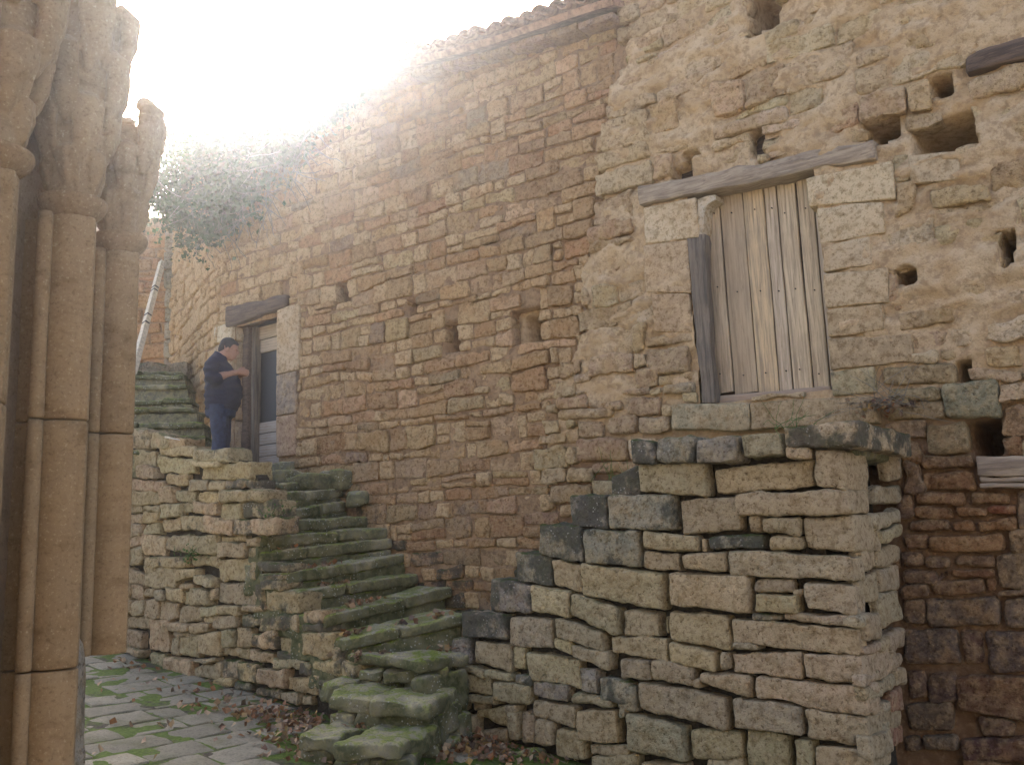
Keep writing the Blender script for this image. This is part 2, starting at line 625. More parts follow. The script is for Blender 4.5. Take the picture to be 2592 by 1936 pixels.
M['leather'] = plain("boot_leather", (.04, .03, .022), .6, 30, .3, .2)
M['metal'] = plain("steel", (.6, .62, .66), .35, None, 0, 0, .9)
M['white_pole'] = plain("limewashed_wood", (.74, .68, .53), .9, 20, .4, .3)

def leaf_material(name, cols, trans=.25):
    m = NT(name)
    rnd = m.pos.outputs['Random Per Island']
    cr = m.n("ShaderNodeValToRGB")
    m.l(rnd, cr.inputs[0])
    e = cr.color_ramp.elements
    while len(e) < len(cols):
        e.new(.5)
    for i, c in enumerate(cols):
        e[i].position = i / (len(cols) - 1)
        e[i].color = rgba(c)
    m.l(cr.outputs[0], m.b.inputs['Base Color'])
    m.b.inputs['Roughness'].default_value = .6
    tr = m.n("ShaderNodeBsdfTranslucent")
    m.l(cr.outputs[0], tr.inputs[0])
    mx = m.n("ShaderNodeMixShader")
    mx.inputs[0].default_value = trans
    m.l(m.b.outputs[0], mx.inputs[1])
    m.l(tr.outputs[0], mx.inputs[2])
    m.l(mx.outputs[0], m.out.inputs[0])
    return m.m
M['ivy'] = leaf_material("ivy_leaf", [(.03, .05, .015), (.05, .085, .022), (.075, .11, .035), (.11, .10, .05)], .3)
M['dry'] = leaf_material("dry_stem", [(.17, .15, .11), (.27, .24, .18), (.13, .11, .08)], .1)
M['litter'] = leaf_material("dead_leaf", [(.09, .05, .03), (.25, .11, .04), (.38, .25, .13), (.13, .085, .055), (.48, .36, .22), (.06, .04, .03), (.33, .14, .045), (.20, .15, .10), (.42, .28, .08)], .1)
M['grass'] = leaf_material("green_blade", [(.05, .12, .015), (.08, .17, .03)], .3)

# ------------------------------------------------------------------ the setting: ground and paving
def build_ground():
    xs = np.unique(np.concatenate([np.linspace(-60, -9, 9), np.linspace(-9, 6, 46), np.linspace(6, 60, 9)]))
    ys = np.unique(np.concatenate([np.linspace(-60, -4, 9), np.linspace(-4, 16, 61), np.linspace(16, 60, 9)]))
    X, Y = np.meshgrid(xs, ys, indexing='ij')
    Z = ground_z(X, Y) - .05
    v = np.stack([X, Y, Z], -1).reshape(-1, 3)
    i = np.arange(len(xs) * len(ys)).reshape(len(xs), len(ys))
    f = np.stack([i[:-1, :-1], i[1:, :-1], i[1:, 1:], i[:-1, 1:]], -1).reshape(-1, 4)
    o = mesh_obj("ground", v, f, M['earth'])
    o['kind'] = 'structure'
build_ground()

def build_pavement():
    # joint bed: a fine sheet of moss and soil, the paving stones stand about 2 cm proud of it
    xs = np.arange(-6.4, 1.0, .06)
    ys = np.arange(5.2, 13.2, .06)
    X, Y = np.meshgrid(xs, ys, indexing='ij')
    Z = ground_z(X, Y) + .004 + .009 * fbm(np.stack([X * 7, Y * 7, X * 0], -1), 4, 5)
    v = np.stack([X, Y, Z], -1).reshape(-1, 3)
    i = np.arange(len(xs) * len(ys)).reshape(len(xs), len(ys))
    f = np.stack([i[:-1, :-1], i[1:, :-1], i[1:, 1:], i[:-1, 1:]], -1).reshape(-1, 4)
    bed = mesh_obj("pavement", v, f, M['moss'])
    bed['kind'] = 'structure'
    o0 = ground_hit(355, 1801)
    a = ground_hit(520, 1776) - o0; a[2] = 0; a /= np.linalg.norm(a)
    b = np.array([a[1], -a[0], 0])
    slope = lambda p: ground_z(p[0], p[1])
    n = 0
    pr = random.Random(5)
    k = -9
    for k in range(-12, 16):
        w = .375
        off = .31 * (k % 2) + pr.uniform(-.06, .06)
        s = -4.6 + off
        while s < 4.2:
            L = pr.uniform(.55, .70)
            c = o0 + a * (s + L / 2) + b * (k * w + w / 2)
            s += L
            x, y = project([c[0], c[1], slope(c)])
            if c[1] < 5.4 or not (60 < x < 1500 and y < 2150):
                continue
            d = RL.P - c
            if np.dot(c - RL.P, RL.n) < .04 and np.dot(c - RL.P, RL.u) < 2.75:
                continue
            # keep clear of the stair foot and the stair block
            if -1.95 < c[0] < -.8 and c[1] > 7.85 - (c[0] + 1.82) * .3:
                continue
            if np.dot(c - PF.P, PF.n) < .2:
                continue
            g1, g2 = pr.uniform(.008, .024), pr.uniform(.008, .024)
            tilt = pr.uniform(-.012, .012)
            rot = pr.uniform(-.02, .02)
            aa = a * math.cos(rot) + b * math.sin(rot)
            bb = b * math.cos(rot) - a * math.sin(rot)
            cor = []
            for dz in (.009 + pr.uniform(-.004, .005), -.05):
                for i, j in ((-1, -1), (1, -1), (1, 1), (-1, 1)):
                    p = c + aa * (L / 2 - g1) * i + bb * (w / 2 - g2) * (-j)
                    cor.append([p[0], p[1], slope(p) + dz + tilt * i])
            v, f = rbox(cor, cell=.12, dcell=.2, r=.010, amp=.004, freq=14, warp=.012, wfreq=5, seed=n)
            g = pr.uniform(.75, 1.2)
            mesh_obj("paver", v, f, M['paver'], bed, (.34 * g, .315 * g, .235 * g, 1))
            n += 1
    return n
print("pavers", build_pavement())

# ------------------------------------------------------------------ masonry generators
def courses(face, ulo, uhi, vlo, vhi, v0, v1, hr, wr, excl, seed, gap=.012, slope=0.0):
    r = random.Random(seed)
    lines = [v0]
    while lines[-1] < v1:
        lines.append(lines[-1] + r.uniform(*hr))
    def line(k, u):
        p = np.array([u * .9, k * 3.3, seed * 1.0])
        q = np.array([u * 2.3, k * 5.1, seed * 2.0])
        return lines[k] + slope * u + .05 * float(vnoise(p, 3)) + .02 * float(vnoise(q, 4))
    out = []
    for k in range(len(lines) - 1):
        vm = .5 * (lines[k] + lines[k + 1])
        u = ulo(vm) + r.uniform(-.1, 0)
        ue = uhi(vm)
        first = True
        while u < ue - .05:
            w = r.uniform(*wr) * (1.0 if r.random() > .22 else .5)
            ur = min(u + w, ue)
            if ue - ur < .1:
                ur = ue
            ul = max(u, ulo(vm))
            u = ur
            parts = [(0.0, 1.0)]
            if r.random() < .2 and lines[k + 1] - lines[k] > .17:
                c = r.uniform(.35, .65)
                parts = [(0.0, c), (c, 1.0)]
            for a, b in parts:
                def vv(uu, f):
                    lo, hi = line(k, uu), line(k + 1, uu)
                    return lo + (hi - lo) * f
                g = gap * r.uniform(.5, 1.6)
                sk = r.uniform(-.012, .012)
                q = [ul + g, vv(ul, b) - g + sk, vv(ul, a) + g, ur - g, vv(ur, b) - g - sk, vv(ur, a) + g]
                ok = True
                for (e0, f0, e1, f1) in excl:
                    vc0, vc1 = min(q[2], q[5]), max(q[1], q[4])
                    if q[3] <= e0 or q[0] >= e1 or vc1 <= f0 + .02 or vc0 >= f1 - .02:
                        continue
                    if q[0] < e0 - .07:
                        q[3] = e0 - .004
                    elif q[3] > e1 + .07:
                        q[0] = e1 + .004
                    elif vc0 < f0 - .05 :
                        q[1] = min(q[1], f0 - .004); q[4] = min(q[4], f0 - .004)
                    elif vc1 > f1 + .05:
                        q[2] = max(q[2], f1 + .004); q[5] = max(q[5], f1 + .004)
                    else:
                        ok = False
                if not ok or q[3] - q[0] < .05 or min(q[1] - q[2], q[4] - q[5]) < .035:
                    continue
                um, vmid = .5 * (q[0] + q[3]), .25 * (q[1] + q[2] + q[4] + q[5])
                if vmid < vlo(um) or vmid > vhi(um):
                    continue
                out.append(tuple(q))
    return out

def core_sheet(name, face, u0, u1, v0, v1, res, wfun, openings, mat, parent, ulo=None, vhi=None):
    us = np.arange(u0, u1 + res, res)
    vs = np.arange(v0, v1 + res, res)
    U, V = np.meshgrid(us, vs, indexing='ij')
    Wd = wfun(U, V)
    v = face.P + U[..., None] * face.u + Wd[..., None] * face.n + V[..., None] * EZ
    i = np.arange(len(us) * len(vs)).reshape(len(us), len(vs))
    f = np.stack([i[:-1, :-1], i[1:, :-1], i[1:, 1:], i[:-1, 1:]], -1)
    uc = .25 * (U[:-1, :-1] + U[1:, :-1] + U[1:, 1:] + U[:-1, 1:])
    vc = .25 * (V[:-1, :-1] + V[1:, :-1] + V[1:, 1:] + V[:-1, 1:])
    keep = np.ones(uc.shape, bool)
    for e in openings:
        keep &= ~((uc > e[0]) & (uc < e[2]) & (vc > e[1]) & (vc < e[3]))
    if vhi is not None:
        keep &= vc < vhi(uc)
    f = f[keep]
    used = np.unique(f)
    re = -np.ones(v.shape[0] * v.shape[1], int)
    re[used] = np.arange(len(used))
    return mesh_obj(name, v.reshape(-1, 3)[used], re[f], mat, parent)

def interp(pts):
    xs = [p[0] for p in pts]; ys = [p[1] for p in pts]
    return lambda x: np.interp(x, xs, ys)

def px_rect(face, x0, y0, x1, y1, grow=0.0):
    us, vs = zip(*[face.uv(x, y) for x, y in ((x0, y0), (x1, y0), (x0, y1), (x1, y1))])
    return (min(us[0], us[2]) * .5 + max(us[0], us[2]) * .5 - grow, .5 * (vs[2] + vs[3]) - grow,
            .5 * (us[1] + us[3]) + grow, .5 * (vs[0] + vs[1]) + grow)

def emit_stones(parent, items, limit, name="stone"):
    """items: (screen size, verts, faces, material, colour); the largest stay single parts, the rest become one part"""
    items.sort(key=lambda t: -t[0])
    for it in items[:limit]:
        mesh_obj(name, it[1], it[2], it[3], parent, it[4])
    rest = items[limit:]
    groups = {}
    for it in rest:
        groups.setdefault(it[3].name, []).append(it)
    if rest:
        V, Fc = join_parts([(i[1], i[2]) for i in rest])
        o = mesh_obj("small_" + name + "s", V, Fc, rest[0][3], parent, rest[0][4])
        o['kind'] = 'stuff'

def screen_size(v):
    x, y = project(v.mean(axis=0))
    lo, hi = v.min(axis=0), v.max(axis=0)
    if v.mean(axis=0)[1] < .5:
        return 0
    s = np.linalg.norm(hi - lo) / max(v.mean(axis=0)[1], .5)
    if not (-60 < x < 2650 and -60 < y < 2000):
        s *= .01
    return s

def jit(c, r, a=.14, b=.05):
    g = 1 + r.uniform(-a, a)
    return [max(.01, c[i] * g * (1 + r.uniform(-b, b))) for i in range(3)]

# ------------------------------------------------------------------ the long wall: line between the two houses, eaves, openings
BREAK = sorted([(W.uv(x, y)[1], W.uv(x, y)[0]) for x, y in
                ((1565, -60), (1560, 20), (1548, 180), (1520, 330), (1500, 500), (1482, 700), (1450, 850), (1392, 1000), (1350, 1150), (1400, 1260), (1440, 1400))])
BREAK = [(-2.5, BREAK[0][1])] + BREAK + [(9.0, BREAK[-1][1])]
_brk = interp(BREAK)
def break_u(v):
    return _brk(v)
WE = W.shifted(.22)
_e1, _e2 = WE.uv(830, 222), WE.uv(1500, 12)
def eave_z(u):
    return _e1[1] + (_e2[1] - _e1[1]) * (u - _e1[0]) / (_e2[0] - _e1[0])
U_LEFT = W.uv(540, 900)[0]
STAIR_V = interp([W.uv(x, y) for x, y in ((640, 1170), (760, 1215), (870, 1240), (935, 1310), (1030, 1400), (1142, 1490), (1240, 1560), (1300, 1500), (1437, 1340), (1607, 1190), (1900, 1120))])
BLOCK_V = interp([(-9, -1.2)] + [W.uv(x, y) for x, y in ((1300, 1500), (1437, 1330), (1607, 1190), (1700, 1130), (2230, 1090))] + [(W.uv(2240, 1100)[0], -2.2), (20, -2.2)])

# --------- left house
house = thing("stone_house", W.pt(U_LEFT + 3, -1.9), "long reddish brown rubble stone house wall with tiled eave and small dark doorway", "house")
L_OFF = -.07
LW = W.shifted(L_OFF)
door_l = px_rect(LW, 590, 812, 704, 1178)                         # opening
jamb_r = px_rect(LW, 703, 777, 753, 1155)
lintel_l = px_rect(LW, 580, 764, 731, 808)
jamb_l = px_rect(LW, 542, 822, 590, 1178)
excl_l = [door_l, jamb_r, lintel_l, jamb_l]
holes_l = [px_rect(LW, *r, .022) for r in ((853, 721, 876, 763), (1034, 765, 1049, 785), (1130, 826, 1155, 882), (1300, 790, 1362, 856), (560, 1205, 575, 1212))][:4]
def w_left(U, V):
    p = np.stack([U, V, U * 0 + 3.0], -1)
    d = -.024 + .030 * fbm(p * 2.3, 4, 21) + .018 * fbm(p * 9, 3, 22)
    for (a, b, c, e) in holes_l:
        m = np.clip(np.minimum(np.minimum(U - a, c - U), np.minimum(V - b, e - V)) / .025 + .6, 0, 1)
        d = d * (1 - m) + m * (-.8)
    return d
core_sheet("mortar", LW, U_LEFT, 5.7, -1.2, 6.6, .035, w_left, [(door_l[0], door_l[1], door_l[2], door_l[3])], M['mortar_warm'], house, vhi=lambda u: eave_z(u) + .1)
qs = courses(LW, lambda v: U_LEFT + .02, lambda v: float(break_u(v)) - .02, lambda u: float(STAIR_V(u)) - .22, lambda u: eave_z(u) - .04,
             -1.2, 6.6, (.12, .225), (.19, .54), excl_l + holes_l, 31, .009, slope=-.02)
items = []
sr = random.Random(77)
for i, q in enumerate(qs):
    um, vm = .5 * (q[0] + q[3]), .5 * (q[1] + q[2])
    t = sr.random()
    warm = (.49, .335, .18) if t < .45 else ((.45, .285, .15) if t < .72 else ((.54, .395, .225) if t < .93 else (.38, .28, .18)))
    low = np.clip((.9 - vm) / 1.4, 0, 1)
    c = np.array(warm) * (1 - low) + np.array((.38, .22, .115) if t < .7 else (.28, .19, .125)) * low
    c = jit(c, sr)
    w0 = sr.uniform(-.014, .034)
    v, f = rbox(quad_block(LW, q, w0, .16), cell=.045, dcell=.1, r=sr.uniform(.012, .026), amp=.020, freq=11, warp=.014, wfreq=4.2, seed=i)
    al = .10 + .25 * low * sr.random() + (.5 if (vm < float(STAIR_V(um)) + .12 and vm < .9) else 0)
    items.append((screen_size(v), v, f, M['stone_warm'], (*c, al)))

# return wall of the house up the alley
C0 = LW.pt(U_LEFT, 0)
RET = Face(C0, 60)
core_sheet("alley_side_mortar", RET, -3.7, .0, .4, 6.6, .06, lambda U, V: -.03 + .03 * fbm(np.stack([U, V, U * 0], -1) * 3, 3, 8), [], M['mortar_warm'], house)
qs = courses(RET, lambda v: -3.7, lambda v: .03, lambda u: 1.0, lambda u: 6.4, .8, 6.4, (.16, .27), (.25, .55), [], 41, .012)
for i, q in enumerate(qs):
    c = jit((.38, .27, .18), sr)
    v, f = rbox(quad_block(RET, q, sr.uniform(0, .035), .15), cell=.08, dcell=.12, r=.03, amp=.018, freq=7, warp=.015, seed=900 + i)
    items.append((screen_size(v) * .6, v, f, M['stone_warm'], (*c, .15)))
emit_stones(house, items, 300)

# doorway of the left house
def wood_block(face, q, w0, depth, mat, name, parent, color=None, r=.012, amp=.004, warp=.006, seed=0, cell=.08):
    v, f = rbox(quad_block(face, q, w0, depth), cell=cell, dcell=.1, r=r, amp=amp, freq=8, warp=warp, wfreq=2.5, seed=seed, open_back=False)
    # rotate into the wall's own axes so that the grain follows the piece
    c = v.mean(axis=0)
    d = v - c
    loc = np.stack([d @ face.u, d @ -face.n, d[:, 2]], -1)
    me = bpy.data.meshes.new(name)
    me.from_pydata(loc.tolist(), [], f.tolist())
    me.polygons.foreach_set('use_smooth', [True] * len(me.polygons))
    me.materials.append(mat)
    o = bpy.data.objects.new(name, me)
    link(o, parent, Vector(c - world_loc(parent)))
    o.rotation_euler = (0, 0, math.atan2(face.u[1], face.u[0]))
    if color:
        o.color = color
    return o

def child_of_part(o, part):
    """re-parent a finished piece under a part, keeping its place"""
    wl = world_loc(o)
    o.parent = part
    o.matrix_parent_inverse = Matrix.Identity(4)
    R = Matrix.Rotation(-part.rotation_euler.z, 4, 'Z')
    o.location = R @ Vector(wl - world_loc(part))
    o.rotation_euler.z -= part.rotation_euler.z

a, b, c, e = lintel_l
wood_block(LW, (a, e + .04, b - .02, c, e - .02, b + .04), .06, .3, M['beam_dark'], "lintel", house, r=.03, amp=.02, warp=.02, seed=4)
a, b, c, e = jamb_r
hh = (e - b)
for k, (f0, f1, col) in enumerate(((0, .27, (.40, .28, .19)), (.275, .55, (.30, .25, .20)), (.555, 1, (.52, .42, .28)))):
    v, f = rbox(quad_block(LW, (a, b + hh * f1, b + hh * f0, c + (.05 if k == 2 else 0), b + hh * f1, b + hh * f0), .03, .34), cell=.06, r=.02, amp=.006, warp=.006, seed=300 + k)
    mesh_obj("jamb_stone", v, f, M['ashlar'], house, (*col, .05))
a, b, c, e = jamb_l
hh = (e - b)
for k, (f0, f1, col) in enumerate(((0, .3, (.36, .29, .21)), (.31, .62, (.38, .29, .2)), (.63, .86, (.42, .33, .22)), (.87, 1.0, (.62, .55, .40)))):
    v, f = rbox(quad_block(LW, (a, b + hh * f1, b + hh * f0, c, b + hh * f1, b + hh * f0), .03, .36), cell=.06, r=.025, amp=.01, warp=.012, seed=310 + k)
    mesh_obj("jamb_stone", v, f, M['ashlar'], house, (*col, .1))
# timber frame and door, set back in the reveal
a, b, c, e = door_l
wood_block(LW, (a, e, b, a + .13, e, b), -.13, .16, M['beam_dark'], "door_post", house, r=.03, amp=.012, warp=.02, seed=8)
wood_block(LW, (a + .13, e, b, a + .20, e, b), -.20, .12, M['post'], "door_post", house, r=.01, seed=9)
DL = LW.shifted(-.30)
dl = wood_block(DL, (a - .3, e + .5, b - .2, c + .6, e + .5, b - .2), -.05, .03, M['pane'], "door", house, r=.004, amp=0, warp=0)
H = e - b
for k, (f0, f1) in enumerate(((.0, .075), (.08, .155), (.16, .235), (.24, .315))):
    o = wood_block(DL, (a + .18, b + H * f1, b + H * f0, c + .2, b + H * f1, b + H * f0), .0, .04, M['plank_h'], "plank", house, (.46, .42, .36, 1), seed=20 + k, r=.005, amp=.001, warp=.002)
    child_of_part(o, dl)
for k, (f0, f1) in enumerate(((.815, .905), (.91, 1.0))):
    o = wood_block(DL, (a + .18, b + H * f1, b + H * f0, c + .2, b + H * f1, b + H * f0), .0 + .02 * k, .04, M['plank_h'], "plank", house, (.55, .47, .34, 1), seed=30 + k, r=.005, amp=.001, warp=.002)
    child_of_part(o, dl)
v, f = rbox(quad_block(LW, (a - .1, b + .0, b - .16, c + .35, b + .0, b - .16), .10, .45), cell=.07, r=.03, amp=.012, warp=.015, seed=77)
mesh_obj("door_sill", v, f, M['stone_step'], house, (.34, .31, .24, .45))

# eaves, roof and tiles of the left house
def roof_pt(u, s, h=0.0, w=.27):
    d = -W.n * math.cos(math.radians(19)) + EZ * math.sin(math.radians(19))
    up = W.n * math.sin(math.radians(19)) + EZ * math.cos(math.radians(19))
    return W.pt(u, eave_z(u), w) + d * s + up * h
rv, rf = [], []
us = np.linspace(U_LEFT - .3, 5.55, 40)
for u in us:
    wob = .02 * float(vnoise(np.array([u * 1.7, 0, 0]), 2))
    rv += [roof_pt(u, -.02, -.03 + wob), roof_pt(u, 4.2, -.03), roof_pt(u, 4.2, -.11), roof_pt(u, -.0, -.10 + wob)]
for i in range(len(us) - 1):
    for j in range(4):
        k = (j + 1) % 4
        rf.append([i * 4 + j, (i + 1) * 4 + j, (i + 1) * 4 + k, i * 4 + k])
rf += [[0, 1, 2, 3][::-1], [(len(us) - 1) * 4 + j for j in range(4)]]
roof = mesh_obj("roof", rv, rf, M['tile'], house, smooth=False)
# flat eave stones under the roof edge
tr = random.Random(12)
u = U_LEFT - .25
while u < 5.35:
    L = tr.uniform(.35, .7)
    q = (u + .01, eave_z(u) - .10, eave_z(u) - .17 - tr.uniform(0, .02), u + L - .01, eave_z(u + L) - .10, eave_z(u + L) - .17)
    v, f = rbox(quad_block(W, q, .17 + tr.uniform(-.05, .04), .45), cell=.1, r=.015, amp=.01, warp=.012, seed=int(u * 100) + 500)
    mesh_obj("eave_stone", v, f, M['stone_warm'], house, (*jit((.36, .26, .19), tr), .15))
    u += L
def tile_mesh(p0, d, side, upv, L, r0, r1, convex, seed):
    n = 7
    rings = []
    for s, r in ((0, r0), (L * .5, (r0 + r1) / 2), (L, r1)):
        for thick in (0, .014):
            ring = []
            for i in range(n):
                th = math.pi * i / (n - 1)
                x, y = math.cos(th) * (r - thick), math.sin(th) * (r - thick) * .8
                if not convex:
                    y = -y
                ring.append(p0 + d * s + side * x + upv * y)
            rings.append(ring)
    v = np.array([p for ring in rings for p in ring])
    f = []
    for a in (0, 2):
        for i in range(n - 1):
            o1, o2 = a * n, (a + 2) * n
            f.append([o1 + i, o1 + i + 1, o2 + i + 1, o2 + i])
            i1, i2 = (a + 1) * n, (a + 3) * n
            f.append([i1 + i + 1, i1 + i, i2 + i, i2 + i + 1])
    for i in range(n - 1):
        f.append([i + 1, i, n + i, n + i + 1])
    for i in (0, n - 1):
        f.append([i, 2 * n + i, 3 * n + i, n + i])
        f.append([2 * n + i, 4 * n + i, 5 * n + i, 3 * n + i])
    return v, f
rd = -W.n * math.cos(math.radians(19)) + EZ * math.sin(math.radians(19))
ru = W.n * math.sin(math.radians(19)) + EZ * math.cos(math.radians(19))
u = U_LEFT - .2
k = 0
while u < 5.45:
    for row in range(2):
        j = tr.uniform(-.05, .06)
        yaw = tr.uniform(-.07, .07)
        d2 = rd + W.u * yaw
        v, f = tile_mesh(roof_pt(u, -.06 + j + row * .38, .035 + row * .03 + tr.uniform(0, .015)), d2, W.u, ru, .46, .098, .075, True, k)
        o = mesh_obj("tile", v, f, M['tile'], roof)
        if row == 0:
            v, f = tile_mesh(roof_pt(u + .105, -.10 + tr.uniform(-.03, .05), .055), rd, W.u, ru, .46, .075, .095, False, k)
            mesh_obj("tile", v, f, M['tile'], roof)
    u += .205 + tr.uniform(-.012, .02)
    k += 1

# --------- right house (barn)
barn = thing("stone_barn", W.pt(7.5, -2.0), "yellow plastered stone barn wall with grey timber lintel and pale boarded door", "barn")
door_r = px_rect(W, 1748, 440, 2090, 1008)
lint_px = [(1620, 478, 524), (2222, 355, 402)]
sill_px = px_rect(W, 1705, 1015, 2228, 1090)
R_BLOCKS = [  # dressed stones round the barn door: outline in the wall plane, colour
    ((1632, 524, 620, 1768, 502, 604), (.62, .52, .35)),
    ((1634, 622, 742, 1748, 606, 742), (.50, .38, .24)),
    ((1655, 746, 840, 1752, 744, 842), (.46, .34, .21)),
    ((2046, 452, 528, 2262, 408, 505), (.62, .52, .34)),
    ((2072, 530, 622, 2240, 508, 592), (.60, .50, .33)),
    ((2082, 626, 690, 2206, 598, 672), (.54, .44, .29)),
    ((2088, 694, 780, 2252, 678, 766), (.52, .42, .27)),
    ((2094, 784, 856, 2238, 770, 838), (.45, .35, .21)),
    ((2100, 860, 936, 2312, 842, 916), (.36, .28, .17)),
    ((2106, 942, 1002, 2218, 928, 994), (.37, .33, .20)),
    ((1708, 1026, 1090, 1902, 1022, 1090), (.36, .32, .21)),
    ((1906, 1020, 1090, 2226, 1002, 1074), (.38, .29, .17)),
    ((2306, 392, 470, 2432, 384, 458), (.50, .41, .27)),
    ((2170, 405, 500, 2290, 395, 480), None),
]
R_TRACED = [  # other stones that can be told apart on the barn wall
    ((2392, 972, 1060, 2532, 962, 1058), (.27, .26, .17), .07, .35),
    ((2276, 790, 838, 2412, 770, 815), (.45, .33, .19), .02, .05),
    ((2220, 852, 905, 2420, 830, 885), None, 0, 0),
    ((2240, 930, 975, 2418, 918, 968), (.33, .25, .14), .03, .2),
    ((2248, 988, 1018, 2380, 980, 1012), (.30, .24, .13), .03, .2),
    ((2246, 1022, 1062, 2392, 1015, 1060), (.34, .26, .15), .03, .15),
    ((2348, 1075, 1150, 2448, 1068, 1146), (.28, .22, .12), .03, .3),
    ((2335, 1152, 1185, 2470, 1150, 1185), (.22, .13, .07), .03, .15),
    ((2332, 1196, 1235, 2470, 1192, 1240), (.27, .145, .07), .03, .05),
    ((2320, 1246, 1275, 2440, 1244, 1276), (.27, .15, .075), .03, .05),
    ((2460, 1244, 1274, 2555, 1240, 1272), (.30, .18, .09), .03, .05),
    ((2575, 1240, 1335, 2660, 1236, 1335), (.24, .17, .11), .03, .05),
    ((2320, 1282, 1312, 2412, 1284, 1314), (.27, .145, .07), .03, .05),
    ((2424, 1282, 1306, 2500, 1280, 1305), (.30, .16, .07), .03, .05),
    ((2502, 1282, 1300, 2570, 1278, 1298), (.26, .10, .05), .03, .05),
    ((2300, 1318, 1345, 2408, 1316, 1346), (.25, .14, .075), .03, .05),
    ((2416, 1318, 1342, 2468, 1316, 1342), (.28, .14, .06), .03, .05),
    ((2474, 1316, 1345, 2572, 1305, 1340), (.33, .18, .08), .03, .05),
    ((2290, 1352, 1392, 2350, 1350, 1392), (.26, .15, .08), .03, .05),
    ((2352, 1358, 1395, 2544, 1352, 1398), (.36, .21, .10), .04, .05),
    ((2554, 1345, 1400, 2650, 1340, 1400), (.29, .20, .11), .03, .05),
    ((2285, 1398, 1432, 2342, 1398, 1432), (.21, .13, .08), .03, .05),
    ((2342, 1408, 1440, 2408, 1410, 1440), (.17, .11, .08), .03, .05),
    ((2412, 1404, 1434, 2516, 1402, 1432), (.24, .15, .09), .03, .05),
    ((2520, 1402, 1490, 2660, 1398, 1490), (.22, .16, .10), .03, .05),
    ((2285, 1442, 1476, 2375, 1444, 1474), (.19, .12, .08), .03, .05),
    ((2412, 1440, 1458, 2515, 1438, 1456), (.24, .12, .06), .03, .05),
    ((2280, 1478, 1512, 2350, 1478, 1510), (.19, .12, .08), .03, .05),
    ((2358, 1470, 1508, 2492, 1464, 1506), (.24, .145, .085), .03, .05),
    ((2494, 1468, 1500, 2518, 1466, 1500), (.25, .13, .06), .03, .05),
    ((2528, 1494, 1506, 2660, 1492, 1506), (.21, .14, .09), .03, .05),
    ((2285, 1518, 1582, 2340, 1516, 1582), (.17, .12, .09), .02, .05),
    ((2348, 1514, 1584, 2532, 1510, 1586), (.19, .14, .10), .03, .05),
    ((2540, 1514, 1590, 2660, 1512, 1592), (.20, .15, .11), .03, .05),
    ((2288, 1592, 1680, 2430, 1590, 1680), (.15, .11, .085), .02, .05),
    ((2436, 1592, 1680, 2492, 1592, 1680), (.16, .09, .065), .01, .05),
    ((2498, 1596, 1700, 2660, 1594, 1700), (.15, .11, .09), .02, .05),
    ((2300, 1700, 1768, 2348, 1696, 1768), (.18, .11, .08), .02, .05),
    ((2352, 1706, 1780, 2420, 1702, 1770), (.13, .085, .07), .02, .05),
    ((2424, 1712, 1790, 2660, 1706, 1850), (.20, .11, .065), .05, .1),
    ((2300, 1780, 1850, 2412, 1776, 1850), (.19, .135, .09), .03, .1),
    ((2418, 1800, 1850, 2520, 1795, 1856), None, 0, 0),
    ((2338, 1858, 1900, 2424, 1856, 1902), (.22, .17, .12), .04, .1),
    ((2432, 1868, 1925, 2660, 1862, 1930), (.16, .09, .075), .05, .05),
    ((2290, 1860, 1900, 2330, 1860, 1900), (.13, .09, .07), .02, .1),
    # stones left of the door, low
    ((1632, 852, 880, 1755, 838, 866), (.47, .35, .22), .02, .05),
    ((1638, 888, 950, 1745, 872, 944), (.43, .32, .20), .03, .05),
    ((1606, 936, 985, 1668, 930, 980), (.45, .32, .2), .03, .05),
    ((1676, 975, 1000, 1760, 968, 998), (.41, .34, .23), .04, .1),
    ((1590, 1006, 1050, 1675, 1002, 1052), (.45, .32, .2), .02, .05),
    ((1575, 988, 1000, 1645, 980, 996), (.45, .33, .21), .02, .05),
    ((1540, 1058, 1100, 1612, 1050, 1096), (.44, .32, .2), .03, .05),
    ((1616, 1058, 1098, 1696, 1050, 1094), (.44, .33, .21), .03, .05),
    ((1464, 1068, 1108, 1528, 1068, 1106), (.45, .33, .2), .03, .05),
    ((1415, 1040, 1062, 1550, 1032, 1058), (.47, .35, .22), .03, .05),
    ((1460, 1112, 1165, 1588, 1110, 1165), (.42, .28, .17), .03, .05),
    ((1410, 1005, 1036, 1490, 1000, 1034), (.46, .31, .19), .03, .05),
    ((1492, 1010, 1034, 1572, 1012, 1036), (.45, .33, .21), .03, .05),
    ((1455, 950, 968, 1496, 944, 962), (.5, .38, .25), .03, .05),
    ((1500, 1172, 1198, 1610, 1168, 1196), (.38, .25, .15), .02, .1),
]
R_TRACED = [t for t in R_TRACED if t[1] is not None]
R_BLOCKS = [t for t in R_BLOCKS if t[1] is not None]
holes_r = [px_rect(W, *r) for r in ((1892, -40, 1964, 80), (1537, 121, 1580, 176), (2188, 306, 2270, 356), (2312, 303, 2465, 384), (1703, 420, 1742, 460),
                                    (1897, 326, 1925, 396), (2354, 193, 2401, 238), (2275, 686, 2315, 713), (2536, 594, 2560, 672), (2454, 1063, 2532, 1148), (2424, 918, 2450, 960), (1730, 384, 1770, 393), (1304, 792, 1360, 854))]
beam_px = (2448, 150, 196, 2700, 62, 130)
beam2_px = (2480, 1156, 1236, 2700, 1150, 1236)
excl_r = [door_r, sill_px] + holes_r + [px_rect(W, 2448, 105, 2700, 165), px_rect(W, 2480, 1153, 2700, 1236)]
